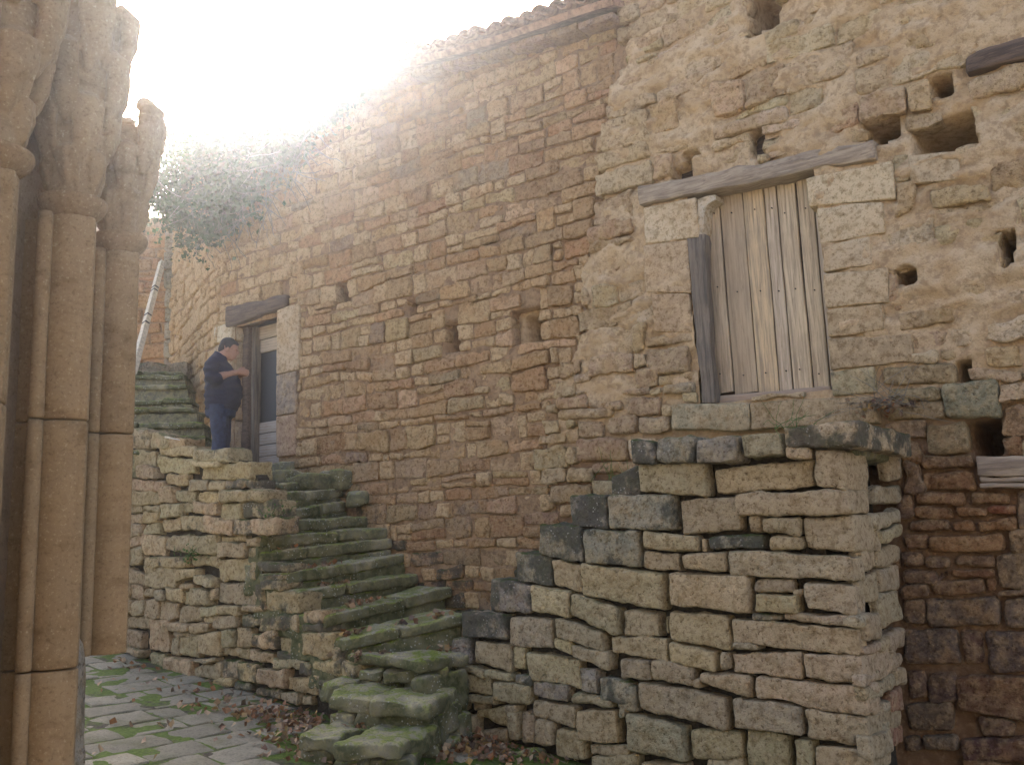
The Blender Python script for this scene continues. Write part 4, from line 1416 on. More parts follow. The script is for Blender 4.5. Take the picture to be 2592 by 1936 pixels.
# ------------------------------------------------------------------ right stair block
PF_STONES = """1607 1116 1174 1668 1118 1174 .8;1538 1208 1252 1615 1182 1252 .9;1437 1254 1330 1537 1254 1337 .95;1538 1256 1337 1705 1253 1340 .45;1365 1326 1403 1473 1332 1424 .85;1474 1340 1422 1617 1346 1434 .5
1297 1396 1468 1394 1408 1484 .8;1394 1419 1478 1472 1430 1500 .3;1469 1428 1506 1678 1456 1541 .3;1234 1466 1545 1343 1484 1550 .75;1345 1483 1542 1444 1500 1562 .3;1446 1504 1556 1566 1542 1606 .3;1172 1550 1609 1283 1556 1615 .8
1283 1562 1634 1396 1570 1636 .3;1404 1563 1612 1530 1600 1648 .2;1574 1547 1607 1668 1554 1614 .15;1140 1618 1668 1191 1614 1677 .6;1199 1624 1675 1294 1634 1700 .15;1291 1640 1688 1321 1640 1693 .1;1325 1650 1713 1466 1674 1742 .2
1400 1617 1636 1450 1625 1657 .15;1450 1633 1660 1545 1652 1697 .2;1542 1612 1650 1688 1619 1677 .1;1566 1668 1715 1647 1673 1722 .05;1648 1674 1718 1758 1688 1733 .15;1140 1676 1688 1228 1696 1712 .15;1229 1696 1715 1296 1708 1724 .1
1135 1700 1745 1245 1718 1757 .1;1248 1724 1768 1342 1737 1782 .15;1298 1708 1728 1345 1712 1735 .85;1347 1726 1757 1434 1739 1775 .5;1465 1692 1745 1512 1700 1757 .45;1518 1712 1770 1597 1727 1778 .75;1444 1756 1775 1550 1768 1792 .35
1343 1774 1810 1453 1794 1845 .15;1455 1802 1870 1561 1802 1882 .1;1612 1727 1790 1840 1767 1848 .2;1589 1809 1895 1736 1842 1928 .15;1482 1886 1908 1590 1890 1912 .3;1490 1915 1945 1610 1913 1950 .1;1400 1848 1910 1475 1856 1922 .1
1352 1823 1880 1398 1830 1885 .1;1314 1803 1875 1350 1808 1882 .3;1285 1803 1868 1312 1805 1872 .1;1197 1798 1808 1280 1790 1842 .1;1150 1812 1848 1201 1815 1855 .1;1136 1765 1797 1173 1768 1800 .1;1182 1760 1775 1258 1767 1782 .3
1190 1780 1798 1224 1782 1800 .3;1205 1850 1872 1280 1848 1875 .2;1277 1784 1798 1310 1785 1800 .1;1565 1792 1812 1585 1790 1812 .2;1620 1932 1960 1738 1936 1970 .1;1670 1113 1168 1770 1106 1168 .6;1773 1113 1170 1880 1104 1168 .5;1883 1106 1158 1992 1097 1150 .4
1615 1177 1240 1788 1174 1256 .1;1802 1190 1248 2058 1162 1230 .1;1715 1270 1352 1870 1258 1338 .1;1888 1306 1345 1923 1305 1345 .1;1926 1310 1343 2026 1311 1354 .1;1624 1345 1387 1763 1362 1396 .2;1785 1358 1385 1932 1355 1388 .85
1941 1357 1388 2028 1360 1385 .05;1623 1397 1435 1717 1404 1443 .1;1728 1407 1438 1835 1398 1448 .2;1767 1365 1393 1783 1365 1393 .1;1692 1452 1528 1898 1458 1552 .1;1900 1470 1495 2005 1472 1498 .1;1911 1504 1542 2022 1508 1550 .1
1999 1493 1503 2030 1494 1506 .1;1688 1547 1618 1846 1564 1644 .1;1854 1630 1638 1920 1634 1643 .1;1692 1627 1672 1811 1652 1697 .15;1822 1650 1690 1846 1655 1690 .2;1848 1657 1698 2030 1652 1716 .1;1770 1704 1720 1902 1714 1765 .1
1748 1725 1738 1775 1722 1742 .05;1855 1770 1836 2030 1792 1862 .15;1884 1845 1936 1995 1865 1945 .2;1745 1849 1917 1876 1858 1920 .3;2005 1868 1945 2058 1875 1945 .15;1780 1926 1960 1880 1926 1965 .2;1560 1730 1790 1608 1740 1800 .5
1684 1560 1600 1690 1560 1600 .1;1895 1555 1566 1978 1558 1568 .7;1995 1135 1160 2060 1134 1160 .4"""
CORNER_STONES = [  # corner blocks: front outline, how far the block runs back along the side, lichen
    ((1995, 1085, 1134, 2190, 1068, 1132), 1.30, .8, .09), ((2064, 1140, 1230, 2166, 1138, 1238), .50, .1, .03), ((1864, 1252, 1302, 2162, 1240, 1298), .42, .1, .03),
    ((2028, 1310, 1385, 2135, 1308, 1398), .62, .05, -.03), ((1840, 1394, 1454, 2150, 1412, 1470), .24, .35, .0), ((2034, 1477, 1540, 2152, 1483, 1556), .20, .15, .0),
    ((1980, 1555, 1569, 2158, 1562, 1584), .15, .1, .0), ((1852, 1570, 1628, 2156, 1592, 1655), .18, .25, .0), ((2032, 1657, 1712, 2150, 1660, 1730), .75, .05, .0),
    ((1912, 1717, 1767, 2152, 1737, 1809), .26, .1, .0), ((2035, 1795, 1860, 2150, 1814, 1886), .80, .15, .0), ((2061, 1890, 1950, 2150, 1897, 1955), .40, .15, .0)]
SF_STONES = """2247 1134 1217 2328 1126 1210 .1;2222 1230 1275 2326 1222 1264 .5;2206 1304 1340 2272 1287 1325 .1;2222 1344 1380 2279 1326 1360 .1;2182 1395 1452 2222 1386 1438 .1;2224 1388 1436 2282 1376 1422 .05
2180 1468 1530 2230 1442 1520 .1;2232 1437 1500 2282 1427 1490 .05;2182 1552 1625 2226 1546 1615 .1;2230 1507 1600 2282 1494 1570 .05;2250 1605 1655 2288 1586 1642 .05;2184 1712 1740 2220 1698 1725 .05;2222 1692 1722 2252 1678 1706 .05
2190 1742 1780 2268 1704 1738 .1;2256 1660 1695 2290 1650 1680 .05;2260 1750 1810 2290 1735 1795 .1;2195 1862 1925 2255 1838 1902 .15;2258 1840 1890 2292 1826 1880 .1;2200 1345 1392 2220 1345 1390 .7;2226 1618 1652 2250 1606 1640 .1;2240 1828 1856 2264 1816 1842 .1;2270 1694 1742 2296 1684 1732 .05;2238 1782 1816 2262 1772 1802 .1;2184 1632 1656 2226 1622 1644 .1;2160 1560 1585 2182 1555 1580 .1"""
block = thing("stair_block", PF.pt(-1.8, -2.0, -.4), "grey weathered dry stone stair block with stepped top and jutting capstones", "stair wall")
pr_ = random.Random(23)
for i, s in enumerate(parse(PF_STONES)):
    q = px_quad(PF, s[:6], -.009, .008)
    t = pr_.random()
    base = (.45, .375, .23) if t < .5 else ((.50, .405, .24) if t < .8 else (.40, .34, .225))
    if s[6] > .4:
        base = (.32, .295, .235)
    cap = s[2] < 1180 and s[0] > 1600
    w0 = pr_.uniform(-.035, .03) + (.06 if cap else 0)
    v, f = rbox(quad_block(PF, q, w0, .34), cell=.027, dcell=.06, r=pr_.uniform(.018, .030), amp=.013, freq=12, warp=.010, wfreq=4.5, seed=6000 + i)
    mesh_obj("capstone" if cap else "stone", v, f, M['stone'], block, (*jit(base, pr_, .1, .05), s[6]))
for i, (s, run, al, w0) in enumerate(CORNER_STONES):
    q = px_quad(PF, s, -.007, .007)
    ul, tl, bl, ur, tr_, br = q
    ur = pr_.uniform(-.02, .02) if i else ur
    fl = [PF.pt(ul, bl, w0), PF.pt(ur, br, w0), PF.pt(ur, tr_, w0), PF.pt(ul, tl, w0)]
    sd = -W.n * run
    bk = [fl[0] - PF.n * .35, fl[1] + sd, fl[2] + sd, fl[3] - PF.n * .35]
    v, f = rbox(np.array(fl + bk), cell=.03, dcell=.04, r=.022, amp=.014, freq=12, warp=.011, wfreq=4.5, seed=6300 + i)
    mesh_obj("capstone" if i == 0 else "corner_stone", v, f, M['stone'], block, (*jit((.50, .415, .26), pr_, .06, .04), al))
for i, s in enumerate(parse(SF_STONES)):
    q = px_quad(SF, s[:6], .0)
    v, f = rbox(quad_block(SF, q, pr_.uniform(-.02, .03), .09), cell=.05, dcell=.08, r=.03, amp=.014, freq=8, warp=.018, wfreq=5, seed=6400 + i)
    red = i in (15, 17)
    mesh_obj("stone", v, f, M['stone'], block, (*jit((.38, .22, .14) if red else (.50, .41, .27), pr_, .1, .05), s[6] * .6))
# stepped core behind the face stones, and the treads of the right stair
lev = [(1150, 1625, 1.0), (1176, 1560, .0), (1238, 1478, 0), (1300, 1404, 0), (1368, 1334, 0), (1440, 1262, 0), (1545, 1215, 0), (1612, 1150, 0)]
segs = [(PF.uv(x, y)[0], PF.uv(x, y)[1]) for x, y, _ in lev]
cparts = []
for i, (u, z) in enumerate(segs):
    u2 = segs[i + 1][0] + .05 if i + 1 < len(segs) else .02
    z = z - .10
    c0, c1 = PF.pt(u, 0, -.13), PF.pt(u2, 0, -.13)
    def toW(p):
        k = np.dot(W.P - p, W.n)
        return p + W.n * (k - .06)
    b0, b1 = toW(c0), toW(c1)
    if i == len(segs) - 1:
        c1 = PF.pt(-.25, 0, -.13); b1 = toW(c1)
    base = -2.6
    c8 = np.array([c0 + EZ * base, c1 + EZ * base, c1 + EZ * z, c0 + EZ * z, b0 + EZ * base, b1 + EZ * base, b1 + EZ * z, b0 + EZ * z])
    v, f = rbox(c8, cell=.2, dcell=.2, r=.02, amp=.0, warp=0, seed=1, open_back=False)
    cparts.append((v, f))
    # tread
    t0, t1 = PF.pt(u - .02, 0, -.20), PF.pt(min(u2 + .1, .0), 0, -.20)
    if i:
        e0, e1 = toW(t0) , toW(t1)
        h0, h1 = z + .085, z - .06
        c8 = np.array([t0 + EZ * h1, t1 + EZ * h1, t1 + EZ * h0, t0 + EZ * h0, e0 + EZ * h1, e1 + EZ * h1, e1 + EZ * h0, e0 + EZ * h0])
        v, f = rbox(c8, cell=.1, dcell=.1, r=.03, amp=.01, warp=.015, seed=6600 + i, open_back=False)
        mesh_obj("tread", v, f, M['stone_step'], block, (.28, .26, .2, .6))
V, Fc = join_parts(cparts)
mesh_obj("core", V, Fc, M['core'], block, smooth=False)

# ------------------------------------------------------------------ church portal: columns at the left edge and the wall behind the camera
church = thing("church_wall", (-2.4, 2.0, -2.2), "plain sandstone church wall around the portal beside the clustered columns", "wall")
def add_box(name, lo, hi, mat, parent, color, seed=0, r=.02, cell=.3, amp=.004):
    lo, hi = np.array(lo, float), np.array(hi, float)
    c = .5 * (lo + hi); h = .5 * (hi - lo)
    v, f = rbox(box_c8(c, np.array([1., 0, 0]), EZ, np.array([0, 1., 0]), h[0], h[2], h[1]), cell=cell, dcell=cell, r=r, amp=amp, warp=.004, seed=seed, open_back=False)
    return mesh_obj(name, v, f, mat, parent, color)
jx = at_depth(185, 540, 3.55)[0]
add_box("jamb", (jx - 1.4, .6, -2.3), (jx - .17, 4.02, 2.3), M['shaft'], church, (.37, .26, .16, 0), 1)
add_box("facade", (-9, -9.2, -2.3), (5, -8.6, 5.0), M['ashlar'], church, (.42, .36, .29, 0), 2, cell=1.0)
add_box("sky_blocker_roof", (-6.5, -8.6, 3.6), (-.9, 1.9, 4.0), M['ashlar'], church, (.38, .30, .22, 0), 4, cell=1.0)  # unseen roof, added to keep sky light off the columns
add_box("sky_blocker_wall", (-3.6, -5.6, -2.3), (jx - .9, .6, 3.6), M['ashlar'], church, (.38, .30, .22, 0), 5, cell=.6)  # unseen wall, added to darken the near side of the columns
add_box("porch_floor", (-3.2, -5.6, -2.4), (3.0, 2.2, -1.72), M['ashlar'], church, (.36, .30, .22, 0), 3, cell=.5)

def lathe(cx, cy, prof, n=28, noise=0.0, seed=0, squash=None):
    rings = []
    for z, r in prof:
        th = np.linspace(0, 2 * math.pi, n, endpoint=False)
        ring = np.stack([cx + np.cos(th) * r, cy + np.sin(th) * r, np.full(n, z)], -1)
        if noise:
            k = fbm(ring * 6, 3, seed)
            ring[:, 0] += np.cos(th) * noise * k
            ring[:, 1] += np.sin(th) * noise * k
        rings.append(ring)
    return loft(rings)

def ellipsoid(c, ax, R=None, n=12, m=8):
    th = np.linspace(0, 2 * math.pi, n, endpoint=False)
    rings = []
    for ph in np.linspace(-math.pi / 2 + .12, math.pi / 2 - .12, m):
        p = np.stack([np.cos(th) * math.cos(ph) * ax[0], np.sin(th) * math.cos(ph) * ax[1], np.full(n, math.sin(ph)) * ax[2]], -1)
        rings.append(p)
    v, f = loft(rings)
    if R is not None:
        v = v @ np.array(R).T
    return v + np.asarray(c, float), f

ZR, ZJ1, ZJ0 = 1.37, .51, -.39
COLS = [  # pixel of shaft axis, depth, radius, lowest z, label
    ((-42, 500), 3.07, .105, -1.72, "nearest moulded sandstone portal column, cut by the left picture edge"),
    ((183, 540), 3.55, .088, -1.72, "middle moulded sandstone portal column with carved capital, reaching below the frame"),
    ((303, 650), 4.00, .080, ZJ0, "farthest sandstone portal column, broken off above the paving")]
cr_ = random.Random(9)
for ci, ((px_, py_), Yc, R, zb, lab) in enumerate(COLS):
    c = at_depth(px_, py_, Yc)
    col = thing("portal_column", (c[0], c[1], zb), lab, "column", "clustered columns of the church portal")
    zs = [zb] + [z for z in (ZJ0, ZJ1) if z > zb + .05] + [ZR - .06]
    for k in range(len(zs) - 1):
        z0, z1 = zs[k] + .0035, zs[k + 1] - .0035
        t = cr_.uniform(.9, 1.08)
        cc = (.31 * t, .215 * t, .113 * t, .0)
        n = 44
        prof = [(z0, R - .006), (z0 + .006, R)] + [(z, R) for z in np.linspace(z0 + .05, z1 - .05, 9)] + [(z1 - .006, R), (z1, R - .006)]
        # roll with a flat fillet down its right-hand side
        th = np.linspace(0, 2 * math.pi, n, endpoint=False)
        rings = []
        for z, r in prof:
            rr = np.full(n, r)
            d = np.abs((th - (-.18) + math.pi) % (2 * math.pi) - math.pi)
            rr = np.where(d < .13, r + .013, np.where(d < .24, r - .006, rr))
            rr = rr + .0022 * fbm(np.stack([np.cos(th) * 3, np.sin(th) * 3, np.full(n, z * 5)], -1), 3, ci * 7 + k)
            rings.append(np.stack([c[0] + np.cos(th) * rr, c[1] + np.sin(th) * rr, np.full(n, z)], -1))
        v, f = loft(rings)
        mesh_obj("shaft_drum", v, f, M['shaft'], col, cc)
        # thinner roll in the angle to the left
        rx, ry = c[0] - R * .62, c[1] - R * 1.12
        v, f = lathe(rx, ry, [(z0, .024), (z0 + .01, .028)] + [(z, .028) for z in np.linspace(z0 + .05, z1 - .05, 6)] + [(z1, .026)], 16, .002, k)
        mesh_obj("slender_roll", v, f, M['shaft'], col, cc)
        # block of the jamb behind the shaft
        add_box("jamb_block", (c[0] - .5, c[1] - .03, z0), (c[0] - R * .55, c[1] + R * .8, z1), M['shaft'], col, cc, seed=k + 3 * ci, r=.01, cell=.12)
    # necking ring
    g = R * 1.25
    v, f = lathe(c[0], c[1], [(ZR - .07, R * .9), (ZR - .055, R * 1.06), (ZR - .03, g * 1.06), (ZR - .005, g * 1.16), (ZR + .012, g * 1.14), (ZR + .02, g * .95)], 32, .004, ci)
    mesh_obj("necking", v, f, M['shaft'], col, (.27, .185, .10, 0))
    # carved capital: bell with hanging lobes of foliage and drapery
    parts = [lathe(c[0], c[1], [(ZR + .0, R * .95), (ZR + .1, R * .95), (ZR + .2, R * 1.05), (ZR + .34, R * 1.25), (ZR + .44, R * 1.45), (ZR + .5, R * 1.4)] + ([(ZR + .75, R * 1.5), (ZR + .95, R * 1.4)] if ci < 2 else []), 24, .01, ci)]
    q = random.Random(40 + ci)
    for row, (zz, rad, cnt, sz) in enumerate(((.12, 1.05, 5, .95), (.29, 1.45, 5, 1.25), (.47, 1.85, 5, 1.45), (.70, 2.0, 5, 1.5))[:4 if ci < 2 else 3]):
        for j in range(cnt):
            th = 2 * math.pi * (j + .5 * row + q.uniform(-.12, .12)) / cnt + ci
            d = np.array([math.cos(th), math.sin(th), 0])
            sd = np.array([-d[1], d[0], 0])
            top = np.array([c[0], c[1], ZR + zz + .10 * sz])
            # a fold of drapery or leaf: swells outwards, then its tip curls down and back
            pts = [top + d * R * rad * .75, top + d * R * (rad * 1.05) + EZ * -.03 * sz, top + d * R * rad * 1.02 + EZ * -.10 * sz, top + d * R * rad * .86 + EZ * -.17 * sz, top + d * R * rad * .72 + EZ * -.225 * sz]
            sk = q.uniform(-.03, .03)
            pts = [p + sd * sk * k / 4 for k, p in enumerate(pts)]
            w = R * .50 * sz * q.uniform(.85, 1.15)
            parts.append(tube(pts, [(w * .7, R * .30 * sz), (w, R * .34 * sz), (w * .95, R * .28 * sz), (w * .62, R * .20 * sz), (w * .22, R * .10 * sz)], 14, upv=d))
            # raised midrib and a second smaller fold beside it
            parts.append(tube([p + d * R * .22 for p in pts[:4]], [.012 * sz, .015 * sz, .013 * sz, .008], 8))
            parts.append(tube([p + sd * w * .75 + d * R * .08 + EZ * .02 for p in pts[1:]], [(w * .3, R * .2), (w * .32, R * .2), (w * .22, R * .15), (w * .1, R * .08)], 10, upv=d))
    v, f = remesh_union(parts, .007, 1)
    v = v + (.004 * fbm(v * 26, 3, ci))[:, None] * np.array([1, 1, .5])
    mesh_obj("capital", v, f, M['shaft'], col, (.29, .21, .12, 0))
# eroded plinth stone behind the middle column
pl = at_depth(172, 1800, 3.62)
v, f = rbox(box_c8(pl + np.array([-.165, .10, -.1]), np.array([1., 0, 0]), EZ, np.array([0, 1., 0]), .12, .42, .18), cell=.05, dcell=.05, r=.09, amp=.02, warp=.03, freq=6, seed=81, open_back=False)
mesh_obj("plinth_stone", v, f, M['stone'], church, (.36, .33, .27, .1))
# stump wall carrying the farthest column's jamb
add_box("jamb_foot", (jx - 1.4, 3.3, -2.3), (jx - .24, 4.0, ZJ0 + .05), M['ashlar'], church, (.38, .29, .2, 0), 9)

# ------------------------------------------------------------------ the man on the landing
def build_person():
    base = at_depth(556, 1217, 10.95)
    fz = base[2]
    ang = math.radians(8)                        # he faces the doorway, right in the picture and slightly away
    ex = np.array([math.cos(ang), math.sin(ang), 0]); ey = np.array([-math.sin(ang), math.cos(ang), 0])
    def P(x, y, z):
        return base + ex * x + ey * y + EZ * z
    def ring(x, y, z, rx, ry, n=24, p=2.3, tilt=0.0):
        th = np.linspace(0, 2 * math.pi, n, endpoint=False)
        cx_, sy_ = np.cos(th), np.sin(th)
        sx = np.sign(cx_) * np.abs(cx_) ** (2 / p) * rx
        syy = np.sign(sy_) * np.abs(sy_) ** (2 / p) * ry
        return np.array([P(x + a, y + b, z + tilt * a) for a, b in zip(sx, syy)])
    def shell(rows):
        return loft([ring(*r) for r in rows])
    def limb(pts, rad, n=14):
        return tube([P(*p) for p in pts], rad, n)
    def sph(p, ax, tilt=0.0):
        v, f = ellipsoid((0, 0, 0), ax, None, 18, 12)
        ct, st = math.cos(tilt), math.sin(tilt)
        v = np.stack([v[:, 0] * ct + v[:, 2] * st, v[:, 1], -v[:, 0] * st + v[:, 2] * ct], -1)
        return np.array([P(*(np.array(p) + a)) for a in v]), f
    # --- body (one continuous surface: head, neck, trunk, arms with hands, legs)
    hx, hz = .085, 1.545
    T = .38                                       # head bowed forward
    def H(x, y, z):                               # head-local to body-local
        return (hx + x * math.cos(T) + z * math.sin(T), y, hz - x * math.sin(T) + z * math.cos(T))
    def hsph(p, ax, t=0.0):
        return sph(H(*p), ax, T + t)
    parts = [hsph((-.012, 0, .035), (.102, .078, .088)), hsph((.02, 0, -.03), (.080, .066, .095)), hsph((.055, 0, -.085), (.042, .045, .040)),
             hsph((.108, 0, -.012), (.017, .014, .030), .35), hsph((.098, 0, -.050), (.016, .026, .012)), hsph((.082, 0, .028), (.020, .052, .014)),
             hsph((.100, 0, -.068), (.012, .026, .010)), hsph((-.005, -.079, -.012), (.024, .011, .034)), hsph((-.005, .079, -.012), (.024, .011, .034)),
             limb([(-.03, 0, 1.36), (.005, 0, 1.45), (.05, 0, 1.52)], [.078, .068, .066])]
    parts.append(shell([(-.01, 0, .84, .14, .16), (.01, 0, .95, .17, .18), (.02, 0, 1.08, .185, .185), (.0, 0, 1.25, .17, .185), (-.045, 0, 1.36, .125, .18), (-.04, 0, 1.42, .08, .12)]))
    for s in (-1, 1):
        parts.append(limb([(-.01, s * .09, .90), (0, s * .10, .70), (.015, s * .105, .48), (-.01, s * .11, .25), (-.02, s * .11, .07)], [.10, .09, .068, .058, .045]))
        parts.append(limb([(-.05, s * .17, 1.34), (-.075, s * .25, 1.26), (-.075, s * .265, 1.165), (-.03, s * .25, 1.14)], [.06, .056, .05, .047]))
        parts.append(limb([(-.06, s * .26, 1.155), (.05, s * .205, 1.195), (.15, s * .13, 1.235), (.205, s * .085, 1.255)], [.048, .047, .038, .030]))
        # hand: palm, four curled fingers, thumb
        parts.append(limb([(.19, s * .09, 1.252), (.225, s * .065, 1.262), (.265, s * .040, 1.262)], [(.022, .034), (.022, .042), (.018, .038)], 10))
        for k in range(4):
            zz = 1.293 - .021 * k
            L = (.9, 1.0, .95, .75)[k]
            parts.append(limb([(.255, s * .043, zz), (.255 + .035 * L, s * .026, zz + .002), (.255 + .058 * L, s * .000, zz - .002), (.255 + .055 * L, s * -.022, zz - .006)], [.0105, .0100, .0095, .008], 8))
        parts.append(limb([(.205, s * .062, 1.288), (.235, s * .040, 1.318), (.268, s * .020, 1.326)], [.013, .011, .009], 8))
    v, f = remesh_union(parts, .0072, 3, .5)
    body = mesh_obj("person", v, f, M['skin'], None, origin=base)
    body['label'] = "man in navy fleece and blue jeans looking down at his hands by the doorway"
    body['category'] = "person"
    # --- fleece jacket with collar and pushed-up sleeves
    jp = [shell([(.005, 0, .815, .175, .195), (.012, 0, .85, .19, .205), (.022, 0, .95, .208, .215), (.030, 0, 1.05, .214, .215), (.02, 0, 1.15, .203, .213), (-.005, 0, 1.26, .185, .213), (-.04, 0, 1.35, .15, .20), (-.05, 0, 1.41, .115, .15), (-.03, 0, 1.45, .09, .095)]),
          limb([(-.045, 0, 1.40), (-.02, 0, 1.455), (.0, 0, 1.488)], [.098, .090, .084], 18)]
    for s in (-1, 1):
        jp.append(limb([(-.06, s * .15, 1.36), (-.072, s * .225, 1.32), (-.088, s * .265, 1.24), (-.085, s * .275, 1.165), (-.045, s * .265, 1.135), (.03, s * .222, 1.172)], [.085, .082, .074, .070, .068, .062], 14))
    v, f = remesh_union(jp, .013, 4)
    fold = .006 * np.sin(v[:, 2] * 70 + 3 * fbm(v * 6, 2, 3)) + .010 * fbm(v * 11, 3, 5)
    cent = np.array([base[0], base[1], 0])
    d = v - cent; d[:, 2] = 0
    d /= np.maximum(np.linalg.norm(d, axis=1, keepdims=True), 1e-4)
    v = v + d * fold[:, None]
    mesh_obj("fleece_jacket", v, f, M['fleece'], body)
    jk = []
    tp = [shell([(-.005, 0, .74, .165, .18), (.0, 0, .82, .172, .19), (.0, 0, .88, .165, .185)])]
    for s in (-1, 1):
        tp.append(limb([(-.005, s * .085, .86), (-.005, s * .092, .72), (.012, s * .10, .48), (-.005, s * .108, .25), (-.015, s * .11, .05)], [(.115, .155), (.105, .140), (.088, .105), (.082, .095), (.08, .09)], 18))
    v, f = remesh_union(tp, .012, 3)
    v = v + (.009 * fbm(v * np.array([7, 7, 16]), 3, 6))[:, None] * np.array([1, 1, .2])
    tro = mesh_obj("trousers", v, f, M['denim'], body)
    for s in (-1,):
        pk = np.array([P(-.02, s * .195, .60), P(.09, s * .185, .60), P(.09, s * .192, .72), P(-.02, s * .20, .72)])
        c8 = np.array(list(pk) + [p + ey * .03 for p in pk])
        v, f = rbox(c8, cell=.04, r=.004, amp=.002, warp=.003, seed=1)
        mesh_obj("thigh_pocket", v, f, M['denim'], body)
    for s in (-1, 1):
        v, f = remesh_union([limb([(-.07, s * .11, .045), (.04, s * .112, .05), (.15, s * .118, .035)], [(.045, .04), (.048, .045), (.040, .03)], 14),
                             limb([(-.03, s * .11, .05), (-.02, s * .11, .14)], [.05, .05], 14)], .012, 2)
        mesh_obj("boot", v, f, M['leather'], body)
    hp = [hsph((-.028, 0, .055), (.102, .084, .082)), hsph((-.075, 0, -.005), (.052, .072, .075)), hsph((.045, 0, .088), (.040, .058, .026), -.1),
          hsph((-.012, -.074, .03), (.035, .014, .045)), hsph((-.012, .074, .03), (.035, .014, .045))]
    v, f = remesh_union(hp, .008, 2)
    v = v + (.006 * fbm(v * 45, 3, 2))[:, None]
    mesh_obj("hair", v, f, M['hair'], body)
build_person()

# small steel tool lying on the wall top
tl = at_depth(424, 1106, 11.0)
tool = thing("hand_tool", tl, "thin shiny hand tool lying on the mossy wall top left of the man", "tool")
pa_, pb_ = at_depth(418, 1106, 11.05), at_depth(455, 1113, 10.95)
tt = pb_ - pa_
v, f = tube([pa_, pa_ + tt * .45], [.012, .012], 8)
mesh_obj("handle", v, f, M['white_pole'], tool)
v, f = tube([pa_ + tt * .45, pa_ + tt * .6, pa_ + tt * .75, pa_ + tt], [(.004, .004), (.02, .004), (.03, .004), (.003, .003)], 8)
mesh_obj("blade", v, f, M['metal'], tool)

# ------------------------------------------------------------------ vegetation
def leaf_cloud(centres, normals_bias, size, rg, aspect=1.0):
    n = len(centres)
    c = np.asarray(centres)
    a = rg.normal(size=(n, 3)); a += np.asarray(normals_bias)
    nrm = a / np.linalg.norm(a, axis=1, keepdims=True)
    t = np.cross(nrm, rg.normal(size=(n, 3))); t /= np.maximum(np.linalg.norm(t, axis=1, keepdims=True), 1e-6)
    b = np.cross(nrm, t)
    s = size * rg.uniform(.6, 1.3, size=(n, 1))
    v = np.stack([c - t * s * .5, c + b * s * .42 * aspect + nrm * s * .12, c + t * s * .6, c - b * s * .42 * aspect + nrm * s * .12], 1).reshape(-1, 3)
    f = np.arange(n * 4).reshape(n, 4)
    f = np.concatenate([f[:, [0, 1, 2]], f[:, [0, 2, 3]]])
    return v, f

ivy = thing("ivy", W.pt(-.6, 4.4, .1), "hazy dark ivy and dry stems hanging over the house corner under the eave", "ivy")
ir = np.random.RandomState(4)
cl = []
# clumps hung on the wall top and corner, thinning downwards
for k in range(150):
    u = ir.uniform(-1.9, 1.5)
    top = eave_z(u) - .1
    low = np.interp(u, [-1.9, -1.2, -.4, .2, .8, 1.5], [3.9, 4.3, 4.5, 5.0, 5.5, 5.9])
    v = low + (top - low) * ir.uniform(0, 1) ** .75
    p = W.pt(u, v, ir.uniform(-.05, .30))
    if u < U_LEFT:
        p = W.pt(u, v, ir.uniform(-.8, .3))
    m = ir.randint(60, 130)
    r = ir.uniform(.12, .30)
    cl.append(p + ir.normal(size=(m, 3)) * np.array([r, r * .7, r * .8]) * .75)
for k in range(70):
    p = at_depth(ir.uniform(300, 560), ir.uniform(300, 560), ir.uniform(13.5, 16.0))
    m = ir.randint(60, 120)
    r = ir.uniform(.15, .38)
    cl.append(p + ir.normal(size=(m, 3)) * r * .7)
cl = np.concatenate(cl)
v, f = leaf_cloud(cl, W.n * .6 + EZ * .4, .075, ir)
mesh_obj("foliage", v, f, M['ivy'], ivy, smooth=False)
sp = []
for k in range(130):
    u = ir.uniform(-1.7, 1.2)
    v0 = np.interp(u, [-1.7, 0, 1.2], [4.9, 5.0, 5.8]) + ir.uniform(-.5, .4)
    p = W.pt(u, v0, .12)
    pts = [p]
    d = np.array([ir.normal() * .5, ir.normal() * .3, -.6])
    for j in range(5):
        d = d + ir.normal(size=3) * .35 + np.array([0, 0, -.1])
        pts.append(pts[-1] + d / np.linalg.norm(d) * .14)
    sp.append(tube(pts, [.006, .006, .005, .005, .004, .003], 4))
V, Fc = join_parts(sp)
mesh_obj("dry_stems", V, Fc, M['dry'], ivy, smooth=False)

def bush(name, label, centre, size, n, leaf, seed, mat='ivy', trunk_to=None):
    rg = np.random.RandomState(seed)
    t = thing(name, np.array(trunk_to if trunk_to is not None else centre), label, "tree" if 'tree' in name else "plant")
    c = np.asarray(centre, float)
    pts, tubes = [], []
    base = np.array(trunk_to if trunk_to is not None else c - np.array([0, 0, size[2]]))
    tubes.append(tube([base, base + (c - base) * .5, c], [.09, .07, .03], 7))
    for k in range(n):
        d = rg.normal(size=3); d /= np.linalg.norm(d)
        p = c + d * np.array(size) * rg.uniform(.35, 1.0)
        tubes.append(tube([c + (base - c) * .15, c + (p - c) * .5 + rg.normal(size=3) * .05, p], [.03, .018, .008], 5))
        pts.append(p + rg.normal(size=(70, 3)) * np.array(size) * .17)
    v, f = leaf_cloud(np.concatenate(pts), EZ * .5, leaf, rg)
    mesh_obj("crown", v, f, M[mat], t, smooth=False)
    V, Fc = join_parts(tubes)
    mesh_obj("trunk", V, Fc, M['beam_dark'], t)
    return t
tc = at_depth(1010, 150, 17.5)
bush("roof_tree", "small tree showing above the tiled eave against the bright sky", tc, (.75, .6, .55), 46, .07, 8, trunk_to=(tc[0], tc[1], 1.0))

